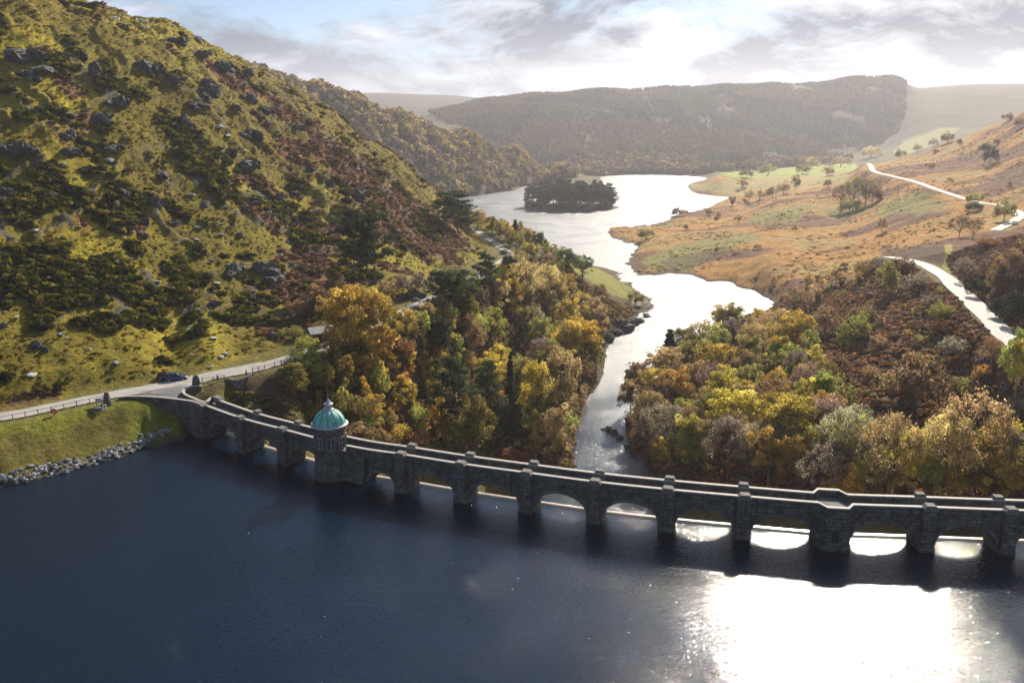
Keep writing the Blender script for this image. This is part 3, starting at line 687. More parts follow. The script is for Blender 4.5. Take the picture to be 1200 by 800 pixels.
R2 = [(3, k/8) for k in range(4, 8)]+[(4, k/8) for k in range(0, 8)]+[(i, k/8) for i in range(5, NSP) for k in range(8)]
R3 = [(i, k/8) for i in range(0, NSP) for k in range(8)]
parapet(R1, -.02, .48); parapet(R2, -.02, .48, -1); parapet(R3, W-.46, .48, +1)
mb = MB(); S = [sec(i, t, ZD-.02, ZD+.05, .47, W-.47) for i, t in R3]; solid(mb, S); dbuild(mb, 'deck', M_ASPH)
mb = MB(); q, d, n = dpt(11, 0); mb.face([q+d*x+n*y+Vector((0, 0, ZD+.01)) for x, y in ((-2.3, .4), (-1.4, -1.05), (1.4, -1.05), (2.3, .4))]); dbuild(mb, 'refuge_floor', M_ASPH); mb = MB(); mb.face([q+d*x+n*y+Vector((0, 0, ZD+.01)) for x, y in ((-2.3, W-.4), (2.3, W-.4), (1.4, W+1.05), (-1.4, W+1.05))]); dbuild(mb, 'refuge_floor', M_ASPH)
# brackets of the downstream refuge bay
mb = MB(); S = []
for x, y in ((-2.4, W), (-1.5, W+1.5), (1.5, W+1.5), (2.4, W)):
    S.append((q+d*x+n*(W-.1)+Vector((0, 0, 0.5)), q+d*x+n*(W-.1)+Vector((0, 0, ZD-.21)), q+d*x+n*(y+.1)+Vector((0, 0, ZD-.21)), q+d*x+n*(y+.1)+Vector((0, 0, 0.5))))
solid(mb, S); dbuild(mb, 'bay_wall', M_STONE)
# string course under the parapet
for RR in (R1, R2):
    mb = MB(); S = [sec(i, t, ZD-.28, ZD-.08, -.16, .05) for i, t in RR]; solid(mb, S); dbuild(mb, 'string_course', M_STONE)
# weir: rounded crest roll under the arches and the steep downstream face
mb = MB(); prof = [(3.1, -2.5), (3.15, -.1), (3.35, .45), (3.7, .66), (4.2, .68), (4.7, .45), (5.1, -.1), (5.8, -1.6), (8.5, -9), (13, -20), (20, -36)]
prev = None; s = 0
for i in range(0, NSP):
    for k in range(8):
        q, dd, n = dpt(i, k/8); row = [q+n*o+Vector((0, 0, z)) for o, z in prof]
        if prev:
            for j in range(len(prof)-1): mb.face([prev[j], row[j], row[j+1], prev[j+1]], [(s, j), (s+1.4, j), (s+1.4, j+1), (s, j+1)])
        prev = row; s += 1.4
dbuild(mb, 'weir', M_CREST)

# ------------------------------------------------------------------ left wing walls of the dam road
q0, d0, n0 = dpt(0, 0)
def wall_run(path, h, thick, name, label):
    mb = MB(); cp = MB(); S = []; Cc = []
    for i, (p, zb) in enumerate(path):
        t = path[min(i+1, len(path)-1)][0]-path[max(i-1, 0)][0]; t.z = 0; t.normalize(); nn = Vector((-t.y, t.x, 0))
        zt = p.z+h
        S.append((p-nn*thick/2+Vector((0, 0, zb-p.z)), p-nn*thick/2+Vector((0, 0, h)), p+nn*thick/2+Vector((0, 0, h)), p+nn*thick/2+Vector((0, 0, zb-p.z))))
        a = thick/2+.07
        Cc.append((p-nn*a+Vector((0, 0, h+.003)), p-nn*(a-.03)+Vector((0, 0, h+.15)), p+nn*(a-.03)+Vector((0, 0, h+.15)), p+nn*a+Vector((0, 0, h+.003))))
    solid(mb, S); solid(cp, Cc)
    o = mb.build(name, M_STONE); cp.build('coping', M_COPE, o)
    return tag(o, label, 'wall')
w1 = [at_z(138, 465.5, 7.0), at_z(150, 464.5, 7.0), at_z(168, 464.5, 7.0), at_z(185, 465.5, 7.0), at_z(203, 467.3, 7.0)]+[Vector((*(q0-d0*2.25+n0*.22).to_2d(), 7.0))]
w1 = spline(w1, 6)
wall_run([(Vector((p.x, p.y, 5.98)), 0.0 if k > 6 else 4.0) for k, p in enumerate(w1)], 1.02, .48, 'stone_wing_wall', 'curved stone wing wall leading to the dam above the grass bank')
w2 = [at_z(236, 452, 7.1), at_z(229, 452, 7.1), at_z(220.5, 454, 7.1), at_z(215, 457.5, 7.1), at_z(217, 462, 7.1), at_z(228, 467, 7.1), at_z(240, 471, 7.1)]+[Vector((*(q0-d0*1.72+n0*(W-.22)).to_2d(), 7.1))]
w2 = spline(w2, 6)
wall_run([(Vector((p.x, p.y, 6.05)), 3.0) for p in w2], 1.02, .48, 'stone_wing_wall', 'hooked stone wing wall curling from the dam to a gate pier by the lane')
# approach surface between the walls
ap = [at_z(150, 466, 6.2), at_z(203, 469, 6.2), q0-d0*2.2+n0*.5+Vector((0, 0, 6.03)), q0-d0*1.7+n0*(W-.5)+Vector((0, 0, 6.03)), at_z(240, 475, 6.1), at_z(220, 465, 6.3), at_z(217, 460, 6.5), at_z(222, 455, 6.6), at_z(240, 447, 6.65), at_z(205, 453, 6.65), at_z(165, 459.5, 6.65)]
mb = MB(); ct = sum((Vector(p) for p in ap), Vector())/len(ap)
for a, b2 in zip(ap, ap[1:]+ap[:1]): mb.face([ct+Vector((0, 0, .12)), Vector(a)+Vector((0, 0, .08)), Vector(b2)+Vector((0, 0, .08))])
tag(mb.build('dam_approach', M_ASPH), kind='structure')

# ------------------------------------------------------------------ valve tower
TC = NODES[3]+dpt(3, 0)[2]*0.6; TR = 2.75
tw = empty('valve_tower', (TC.x, TC.y, ZN)); tag(tw, 'round stone valve tower with green copper dome on the dam', 'tower')
n = 40; mb = MB(); prof = [(3.1, -4), (3.05, 1.1), (2.95, 1.12), (2.93, 1.9), (2.86, 1.92), (2.82, 5.05), (2.95, 5.08), (2.95, 5.35), (2.72, 5.38), (2.66, 8.6), (2.85, 8.7), (2.85, 9.6), (2.98, 9.65)]
for (r0, z0), (r1, z1) in zip(prof, prof[1:]):
    for k in range(n):
        a0, a1 = 2*PI*k/n, 2*PI*(k+1)/n
        mb.face([(r0*math.cos(a0), r0*math.sin(a0), z0), (r0*math.cos(a1), r0*math.sin(a1), z0), (r1*math.cos(a1), r1*math.sin(a1), z1), (r1*math.cos(a0), r1*math.sin(a0), z1)], [(k*.45, z0), ((k+1)*.45, z0), ((k+1)*.45, z1), (k*.45, z1)])
mb.build('tower_wall', M_TOWER, tw)
M_LEAD = simple('pale_lead', (0.36, 0.38, 0.40), .5, var=.3, scale=2)
mb = MB(); mb.lathe([(2.8, 9.58), (3.22, 9.66), (3.28, 9.86), (3.0, 9.98), (2.7, 10.0)], 40); cor = mb.build('cornice', M_LEAD, tw, True)
m, nt, out = new_mat('copper_verdigris'); p = N(nt, 'BsdfPrincipled'); p.inputs['Roughness'].default_value = .55; p.inputs['Specular IOR Level'].default_value = .4
tc = N(nt, 'TexCoord'); mp = N(nt, 'Mapping'); mp.inputs['Scale'].default_value = (1.6, 1.6, .35); L(nt, tc.outputs['Object'], mp.inputs[0])
L(nt, ramp(nt, noise(nt, mp.outputs[0], 1.5, 6, .65), [(0.3, (0.07, 0.23, 0.19)), (0.5, (0.17, 0.47, 0.38)), (0.72, (0.40, 0.62, 0.53))]), p.inputs['Base Color']); L(nt, p.outputs[0], out.inputs[0]); M_COPPER = m
mb = MB(); DR = 2.78; prof = [(DR*math.cos(a), 9.98+2.55*math.sin(a)) for a in [PI/2*k/14 for k in range(14)] if DR*math.cos(a) > .55]
mb.lathe(prof, 40); dome = mb.build('dome', M_COPPER, tw, True)
M_SEAM = simple('copper_seam', (0.07, 0.15, 0.12), .6)
mb = MB()
for k in range(12):
    a = 2*PI*k/12+.13; mb.tube([((r+.02)*math.cos(a), (r+.02)*math.sin(a), z+.02) for r, z in prof], .055, 4)
mb.build('seam', M_SEAM, dome)
mb = MB(); mb.lathe([(.95, 12.32), (.92, 12.52), (.74, 12.6), (.66, 12.62), (.62, 13.3), (.82, 13.36), (.82, 13.48), (.52, 13.62), (.3, 13.95), (.22, 14.02), (.2, 14.2), (.05, 14.4)], 14, cap=True)
lan = mb.build('lantern', M_LEAD, tw)
mb = MB(); mb.tube([(0, 0, 14.3), (0, 0, 15.7)], [.05, .02], 6); mb.build('finial', M_LEAD, lan)
M_FRAME = simple('white_window_paint', (0.28, 0.275, 0.265), .5); M_GLASS = simple('dark_glass', (0.02, 0.025, 0.03), .08, spec=.6)
for k in range(8):
    a = 2*PI*k/8-PI/2+0.03+math.atan2(TC.x, TC.y)*-1
    rot = Matrix.Rotation(a+PI/2, 3, 'Z')
    def loc(x, y, z): return rot @ Vector((x, -2.69-y, z))
    mb = MB()
    for x0 in (-.62, .08):
        for xx in (0, .54): mb.box(loc(x0+xx, .06, 6.85), (.09, .14, 2.0), rot)
        for zz in (5.9, 6.9, 7.85): mb.box(loc(x0+.27, .06, zz), (.6, .14, .09), rot)
    wn = mb.build('window', M_FRAME, tw)
    mb = MB(); mb.box(loc(0, .0, 6.85), (1.3, .06, 1.95), rot); mb.build('pane', M_GLASS, wn)
# landing roof stub where the parapets meet the tower on the land side
# ------------------------------------------------------------------ water sheets
cz_ = 0
mb = MB(); pts = [dpt(i, k/8)[0]+dpt(i, k/8)[2]*3.2 for i in range(NSP) for k in range(8)]
pts = [Vector((-170, 165, 0)), Vector((-90, 170, 0)), Vector((-66, 164, 0))]+pts[2:]+[Vector((105, 112, 0)), Vector((190, 105, 0))]
for a, b2 in zip(pts, pts[1:]):
    ys = [1, .75, .5, .2, -.6, -1.6]
    for y0, y1 in zip(ys, ys[1:]):
        mb.face([Vector((a.x, a.y*y0, ZN)), Vector((a.x, a.y*y1, ZN)), Vector((b2.x, b2.y*y1, ZN)), Vector((b2.x, b2.y*y0, ZN))])
tag(mb.build('upper_reservoir', M_WNEAR), kind='structure')
mb = MB(); pts = [dpt(i, k/4)[0]+dpt(i, k/4)[2]*8 for i in range(NSP) for k in range(4)]
for a, b2 in zip(pts, pts[1:]):
    mb.face([Vector((a.x, a.y, ZF)), Vector((b2.x, b2.y, ZF)), Vector((b2.x*1.0, 260, ZF)), Vector((a.x, 260, ZF))])
mb.face([Vector((-300, 260, ZF)), Vector((700, 260, ZF)), Vector((900, 2000, ZF)), Vector((-500, 2000, ZF))])
tag(mb.build('lower_reservoir', M_WFAR), kind='structure')
# ------------------------------------------------------------------ vegetation
def leaf_mat(name, trans=0.5, attr=None, rough=0.7):
    m, nt, out = new_mat(name)
    if attr:
        a = N(nt, 'Attribute', attribute_name=attr); c = a.outputs['Color']
    else:
        oi = N(nt, 'ObjectInfo'); a = N(nt, 'Attribute', attribute_name='tone')
        c = mixc(nt, 1.0, oi.outputs['Color'], a.outputs['Color'], 'MULTIPLY')
        hs = N(nt, 'HueSaturation'); L(nt, c, hs.inputs['Color'])
        L(nt, mathn(nt, 'ADD', mathn(nt, 'MULTIPLY', oi.outputs['Random'], .03), .485), hs.inputs['Hue']); L(nt, mathn(nt, 'ADD', mathn(nt, 'MULTIPLY', oi.outputs['Random'], .4), .8), hs.inputs['Value']); c = hs.outputs[0]
    d = N(nt, 'BsdfDiffuse'); t = N(nt, 'BsdfTranslucent'); mx = N(nt, 'MixShader'); mx.inputs[0].default_value = trans
    L(nt, c, d.inputs[0]); L(nt, c, t.inputs[0]); L(nt, d.outputs[0], mx.inputs[1]); L(nt, t.outputs[0], mx.inputs[2]); L(nt, mx.outputs[0], out.inputs[0]); return m
M_LEAF = leaf_mat('foliage', .58); M_NEEDLE = leaf_mat('needles', .3); M_MASS = leaf_mat('scrub_foliage', .42, 'Col')
M_BARK = simple('bark', (0.085, 0.07, 0.058), .9, var=.4, scale=2); M_BIRCHBARK = simple('birch_bark', (0.42, 0.39, 0.35), .8, var=.5, scale=4); M_PINEBARK = simple('pine_bark', (0.16, 0.095, 0.065), .9, var=.4, scale=2)

def quads(C, size, rng, flat=0.0, asp=1.3, out=None):
    """randomly turned leaf-clump faces at points C"""
    n = len(C); nrm = rng.normal(size=(n, 3)); nrm[:, 2] += flat*np.sign(nrm[:, 2]+1e-9)*2
    nrm /= np.linalg.norm(nrm, axis=1)[:, None]
    if out is not None:
        out = out/(np.linalg.norm(out, axis=1)[:, None]+1e-9); nrm *= np.where((nrm*out).sum(1) < 0, -1, 1)[:, None]
    r = rng.normal(size=(n, 3)); a = np.cross(nrm, r); a /= np.linalg.norm(a, axis=1)[:, None]; b = np.cross(nrm, a)
    s = (size*rng.uniform(.65, 1.35, n))[:, None]
    V = np.stack([C-a*s*asp*.5-b*s*.25, C+a*s*.1-b*s*.55, C+a*s*asp*.5+b*s*.2, C-a*s*.1+b*s*.55], 1).reshape(-1, 3)
    if out is None: return V
    sn = out*.75+nrm*.75; sn /= np.linalg.norm(sn, axis=1)[:, None]
    return V, np.repeat(sn, 4, 0)
def cloud(centers, rad, per, size, rng, tone=.25, squash=.8, shell=.55, flat=0.0, asp=1.3, mid=.45):
    Cs, T, O = [], [], []
    for c, r in zip(centers, rad):
        k = max(3, int(per*rng.uniform(.7, 1.3))); d = rng.normal(size=(k, 3)); d /= np.linalg.norm(d, axis=1)[:, None]
        rr = r*(shell+(1-shell)*rng.uniform(0, 1, k))*rng.uniform(.75, 1.15, k)
        p = np.array(c)+d*rr[:, None]*np.array([1, 1, squash]); Cs.append(p); O.append(d*.7+(p-np.array([0, 0, mid]))*1.6)
        t = np.clip(rng.normal(1, tone), .45, 1.7); T.append(np.clip(rng.normal(t, .13, k), .35, 1.9))
    C = np.concatenate(Cs); T = np.concatenate(T)
    V, NR = quads(C, size, rng, flat, asp, np.concatenate(O)); return (V, NR), np.repeat(T, 4)
def crown_mesh(name, VN, T, mat):
    V, NR = VN; Fq = np.arange(len(V)).reshape(-1, 4)
    return np_mesh(name, V, Fq, [mat], {'tone': np.stack([T, T, T], 1)}, normals=NR)
def trunk_mesh(name, base_r, h, targets, mat, lean=(0, 0), limbs=12, rng=None, n=6, start=.25, fine=0):
    mb = MB(); top = Vector((lean[0], lean[1], h)); P = [Vector((0, 0, -.04))]
    for k in range(1, 7):
        t = k/6; P.append(Vector((lean[0]*t*t+rng.normal(0, .006), lean[1]*t*t+rng.normal(0, .006), h*t)))
    mb.tube(P, [base_r*(1.35 if k == 0 else 1)*(1-.85*k/6) for k in range(7)], n)
    idx = rng.permutation(len(targets))[:limbs]
    for j in idx:
        q = Vector(targets[j]); z0 = max(start*h, min(h*.92, q.z-(Vector((q.x, q.y, 0)).length)*.75)); t = z0/h
        p = Vector((lean[0]*t*t, lean[1]*t*t, z0)); mid = p.lerp(q, .5)+Vector((0, 0, -.02)); r = base_r*.42*(1-.6*t)
        mb.tube([p, mid, q], [r, r*.6, r*.15], 4, False)
        for f in range(fine):
            st = p.lerp(q, rng.uniform(.4, 1)); e = st+Vector(rng.normal(0, .075, 3))+Vector((0, 0, .05)); mb.tube([st, e], [r*.28, r*.06], 3, False)
    return mb.mesh(name, mat, fix=False)
def make_round(seed, wid=.42, leaf=.0175, nc=62, per=125, low=.12, tone=.22):
    g = np.random.default_rng(seed); cs, rs = [], []
    lob = [(g.uniform(-.19, .19), g.uniform(-.19, .19), g.uniform(.30, .80), g.uniform(.15, .23)) for _ in range(9)]+[(0, 0, .64, .26), (0, 0, .40, .27)]
    for k in range(nc):
        l = lob[g.integers(len(lob))]; d = g.normal(size=3); d /= np.linalg.norm(d)
        if d[2] < -.55: d[2] *= -.5
        rr = l[3]*g.uniform(.72, 1.05); c = np.array(l[:3])+d*rr*np.array([wid/.38, wid/.38, .95]); c[2] = max(c[2], low+g.uniform(0, .08)); cs.append(c); rs.append(g.uniform(.055, .105))
    V, T = cloud(cs, rs, per, leaf, g, tone); zt = np.percentile(V[0][:, 2], 99.7); V = (V[0]/zt, V[1]); cs = [c/zt for c in cs]
    return trunk_mesh('round_trunk', .026, .6, cs, M_BARK, (g.normal(0, .03), g.normal(0, .03)), 16, g, fine=2), crown_mesh('round_crown', V, T, M_LEAF)
def make_birch(seed, wid=.2, leaf=.026, nc=36, per=66):
    g = np.random.default_rng(seed); cs, rs = [], []
    for k in range(nc):
        z = g.uniform(.16, .97); r = wid*math.sin(PI*min(1, (1.02-z)/.86)**.75)*g.uniform(.35, 1.05); a = g.uniform(0, 2*PI)
        cs.append(np.array([r*math.cos(a), r*math.sin(a), z])); rs.append(g.uniform(.05, .095)*(1.15-.4*z))
    V, T = cloud(cs, rs, per, leaf, g, .2, 1.2); return trunk_mesh('birch_trunk', .014, .92, cs, M_BIRCHBARK, (g.normal(0, .02), g.normal(0, .02)), 12, g, 5), crown_mesh('birch_crown', V, T, M_LEAF)
def make_bare(seed, wid=.4, leaf=.0135, nc=80, per=60):
    g = np.random.default_rng(seed); cs, rs = [], []
    for k in range(nc):
        d = g.normal(size=3); d /= np.linalg.norm(d); d[2] = abs(d[2])*1.0-.25; rr = g.uniform(.55, 1)**.6
        cs.append(np.array([d[0]*wid*rr, d[1]*wid*rr, .52+d[2]*.46*rr])); rs.append(g.uniform(.05, .1))
    V, T = cloud(cs, rs, per, leaf, g, .25, .9, .2, asp=1.4); zt = np.percentile(V[0][:, 2], 99.7); V = (V[0]/zt, V[1]); cs = [c/zt for c in cs]
    return trunk_mesh('bare_trunk', .02, .7, cs, M_BARK, (g.normal(0, .03), g.normal(0, .03)), 60, g, 5, .12, 5), crown_mesh('bare_crown', V, T, M_LEAF)
def make_pine(seed, wid=.26, bare=.42, nc=46, per=80):
    g = np.random.default_rng(seed); cs, rs = [], []
    ln = (g.normal(0, .05), g.normal(0, .05))
    for k in range(nc):
        z = g.uniform(bare, .97); t = (z-bare)/(1-bare); r = wid*(1.0-.55*t)*g.uniform(.25, 1.1); a = g.uniform(0, 2*PI)
        cs.append(np.array([ln[0]*z*z+r*math.cos(a), ln[1]*z*z+r*math.sin(a), z])); rs.append(g.uniform(.07, .125)*(1.1-.3*t))
    V, T = cloud(cs, rs, per, .020, g, .2, .42, .25, .3, 1.8); return trunk_mesh('pine_trunk', .017, .95, cs, M_PINEBARK, ln, 22, g, 6, .3, 1), crown_mesh('pine_crown', V, T, M_NEEDLE)
def make_spruce(seed, wid=.19, lay=20, low=.06):
    g = np.random.default_rng(seed); C = []; T = []
    for k in range(lay):
        z = low+(1-low)*(k+g.uniform(-.3, .3))/lay; R = wid*(1.02-z)**.85*g.uniform(.8, 1.12); nb_ = 11
        for j in range(nb_):
            a = 2*PI*(j+g.uniform(-.4, .4))/nb_; Rb = R*g.uniform(.6, 1.1); m_ = 12; tt = g.uniform(.12, 1, m_)
            C.append(np.stack([Rb*tt*math.cos(a)+g.normal(0, .008, m_), Rb*tt*math.sin(a)+g.normal(0, .008, m_), z-Rb*.32*tt**1.5+g.normal(0, .008, m_)], 1)); T.append(np.full(m_, g.uniform(.65, 1.3))*(.7+.5*tt))
    C = np.concatenate(C); T = np.concatenate(T); O = C*np.array([1, 1, 0])+np.array([0, 0, .05])
    return trunk_mesh('spruce_trunk', .016, .96, [], M_BARK, (0, 0), 0, g, 6), crown_mesh('spruce_crown', quads(C, .034, g, .5, 1.6, O), np.repeat(T, 4), M_NEEDLE)
def make_bush(seed, wid=.55, leaf=.042, nc=26, per=70):
    g = np.random.default_rng(seed); cs, rs = [], []
    for k in range(nc):
        a = g.uniform(0, 2*PI); r = wid*math.sqrt(g.uniform(0, 1))*.85; z = .82*math.sqrt(max(0, 1-(r/wid)**2))*g.uniform(.45, 1.05); cs.append(np.array([r*math.cos(a), r*math.sin(a), max(.1, z)])); rs.append(g.uniform(.13, .24))
    V, T = cloud(cs, rs, per, leaf, g, .22); zt = np.percentile(V[0][:, 2], 99.5); V = (V[0]/zt, V[1])
    return trunk_mesh('bush_stem', .03, .5, [c/zt for c in cs], M_BARK, (0, 0), 10, g, 5, .05), crown_mesh('bush_crown', V, T, M_LEAF)
KIND = {'round': [make_round(s) for s in (1, 2, 3, 4)]+[make_round(9, .34, .0175, 52)], 'birch': [make_birch(s, w_) for s, w_ in ((11, .2), (12, .17), (13, .24), (14, .2))], 'bare': [make_bare(s) for s in (21, 22, 23)],
        'pine': [make_pine(s, w_, b_) for s, w_, b_ in ((31, .24, .30), (32, .28, .38), (33, .22, .22), (34, .30, .30))], 'spruce': [make_spruce(s, w_) for s, w_ in ((41, .19), (42, .24))], 'bush': [make_bush(s) for s in (51, 52, 53)]}
PWID = {'round': .84, 'birch': .42, 'bare': .82, 'pine': .56, 'spruce': .4, 'bush': 1.15}
NAMES = {'round': 'broadleaf_tree', 'birch': 'birch_tree', 'bare': 'sparse_tree', 'pine': 'pine_tree', 'spruce': 'spruce_tree', 'bush': 'shrub'}
CATS = {'round': 'tree', 'birch': 'birch tree', 'bare': 'tree', 'pine': 'pine tree', 'spruce': 'spruce tree', 'bush': 'shrub'}
PAL = {'gold': (.44, .33, .07), 'yellow': (.48, .39, .10), 'ygreen': (.33, .33, .09), 'olive': (.235, .215, .06), 'tan': (.42, .31, .145), 'brown': (.26, .175, .09), 'russet': (.28, .135, .065), 'grey': (.23, .185, .14), 'green': (.12, .155, .04), 'pine': (.062, .08, .036), 'dark': (.045, .052, .032), 'silver': (.38, .37, .22), 'orange': (.50, .32, .06), 'amber': (.45, .32, .075), 'plum': (.25, .165, .14)}
CWORD = {'gold': 'golden', 'yellow': 'bright yellow', 'ygreen': 'yellow-green', 'olive': 'olive', 'tan': 'tan', 'brown': 'brown', 'russet': 'russet', 'grey': 'grey-brown', 'green': 'green', 'pine': 'dark green', 'dark': 'blackish green', 'silver': 'silvery', 'orange': 'orange', 'amber': 'amber', 'plum': 'purplish'}
FORM = {'round': ('spreading', 'broadleaf tree'), 'birch': ('slender', 'birch'), 'bare': ('thin-leaved', 'tree'), 'pine': ('flat-topped', 'pine'), 'spruce': ('conical', 'spruce'), 'bush': ('low', 'shrub')}
TREES = []      # (object, kind, colour, u, v_top, v_base, height px)
OCC = []
def tree(kind, u, vb, hp, wp, col, var=None, where=None, jit=True):
    p = hit(u, vb)
    if p is None: return None
    if p.z <= ZF+.05 and p.y > 150: return None
    h = hp*slant(p)/F/math.cos(math.atan2(H-p.z, p.y))*0.97
    wid = wp*slant(p)/F
    k = random.randrange(len(KIND[kind])) if var is None else var
    tm, cm = KIND[kind][k]
    o = empty(NAMES[kind], (p.x, p.y, p.z-.15), random.uniform(0, 2*PI)); sxy = wid/PWID[kind]
    o.scale = (sxy, sxy, h)
    t = link('trunk', tm, None, o); c = link('crown', cm, None, o)
    b = PAL[col]; f = random.uniform(1.0, 1.35) if jit else 1; g = random.uniform(.93, 1.07) if jit else 1
    c.color = (b[0]*f, b[1]*f*g, b[2]*f, 1)
    TREES.append([o, kind, col, u, vb-hp, vb, hp, wp, where]); OCC.append((u, vb-hp*.5, wp, hp)); return o

# --- the trees one can tell apart in the photograph: kind, pixel of the foot, height and width in pixels, colour
T1 = '''round 408 412 78 62 amber|round 442 416 78 62 gold|round 425 402 70 60 amber|bush 398 418 20 26 olive|bush 400 414 42 46 amber|bush 438 418 44 52 amber|bush 422 417 40 44 gold|bush 430 420 22 30 amber|bush 455 412 24 26 brown|bush 470 398 26 26 olive|bush 484 392 22 22 olive|bush 496 384 22 22 brown|bush 410 422 18 24 brown|round 357 470 62 62 olive|round 345 468 44 40 olive|round 370 470 46 40 olive|pine 416 328 86 44 pine|pine 440 332 86 46 pine|pine 430 322 74 40 pine|pine 520 267 44 42 pine|pine 537 272 50 46 pine|pine 549 273 36 28 pine
round 528 360 46 56 pine|pine 522 364 48 40 pine|pine 540 366 50 40 pine|round 455 408 36 34 olive|round 476 398 38 34 amber|round 438 420 30 34 gold|round 515 376 34 34 olive|round 548 362 44 36 green|round 586 348 40 32 amber|round 602 332 36 30 tan|bush 612 318 26 24 olive|round 500 388 34 30 tan|bush 468 388 18 20 olive|bush 480 380 14 18 brown|pine 570 356 64 38 pine|pine 595 374 78 26 dark|round 543 428 62 52 brown|round 580 412 54 32 ygreen|round 597 380 70 30 gold|bare 625 392 36 26 silver|round 642 375 36 32 silver|round 512 428 60 38 dark|birch 497 412 52 16 ygreen
bare 615 372 72 46 tan|bare 640 368 62 44 tan|round 657 372 56 44 amber|round 665 331 40 36 green|round 683 330 32 28 green|round 682 432 58 60 orange|birch 704 468 60 26 gold|round 690 392 46 50 tan|bush 608 440 28 26 ygreen|spruce 598 508 94 28 dark
pine 535 515 98 60 pine|pine 566 518 98 56 pine|round 632 512 90 50 gold|round 660 505 100 56 tan|round 645 455 56 52 olive|round 652 548 74 52 tan|round 676 552 66 40 amber|bush 600 548 24 24 russet|bush 618 544 18 18 russet|round 556 540 76 52 olive|round 588 536 70 48 dark
birch 408 462 48 24 gold|birch 418 442 32 20 gold|birch 431 454 44 22 gold|bush 440 466 40 30 olive|birch 453 444 38 22 orange|birch 462 452 34 18 yellow|birch 480 448 24 13 orange|birch 498 456 46 20 gold|birch 470 480 42 30 gold|birch 483 478 32 16 yellow|birch 502 482 38 20 olive|birch 513 508 44 18 gold|bush 402 498 44 34 olive|bush 422 496 34 28 olive|birch 440 504 44 24 gold|bush 468 518 26 24 gold|bush 494 514 20 14 ygreen|birch 520 474 36 16 ygreen|birch 375 479 24 10 orange|bush 368 491 24 28 gold|bush 455 508 30 24 olive|bush 418 516 22 32 brown|birch 506 500 30 16 amber|bush 452 524 16 24 brown|birch 388 470 40 18 gold|bush 532 522 40 40 olive
round 560 268 24 24 tan|round 577 275 22 22 olive|bush 592 282 24 20 amber|spruce 604 282 26 16 pine|round 616 292 26 24 tan|round 628 298 28 24 olive|birch 640 300 20 10 ygreen|birch 649 303 18 8 ygreen|bush 700 352 20 26 brown|bush 745 357 16 20 olive|bush 731 386 14 16 grey
round 640 430 36 32 olive|bush 622 418 22 24 russet|round 668 398 50 36 gold|bush 640 405 22 26 russet|round 700 402 46 30 tan|bush 560 395 28 26 ygreen|bush 575 440 30 28 tan|round 545 385 36 36 olive|round 620 400 40 30 olive|round 665 430 56 44 amber|round 698 440 44 34 olive|birch 690 480 44 28 gold|round 682 512 50 36 tan|bush 690 540 36 36 amber
bush 395 350 26 30 brown|bush 372 362 30 34 brown|bush 350 372 22 30 brown|bush 340 398 18 24 olive|bush 362 415 22 30 olive|bush 455 350 22 26 brown|bush 470 345 24 24 grey|bush 490 345 26 24 grey|bush 520 380 26 26 olive|bush 505 375 22 20 amber|bush 480 400 30 24 brown|bush 470 420 26 24 russet'''
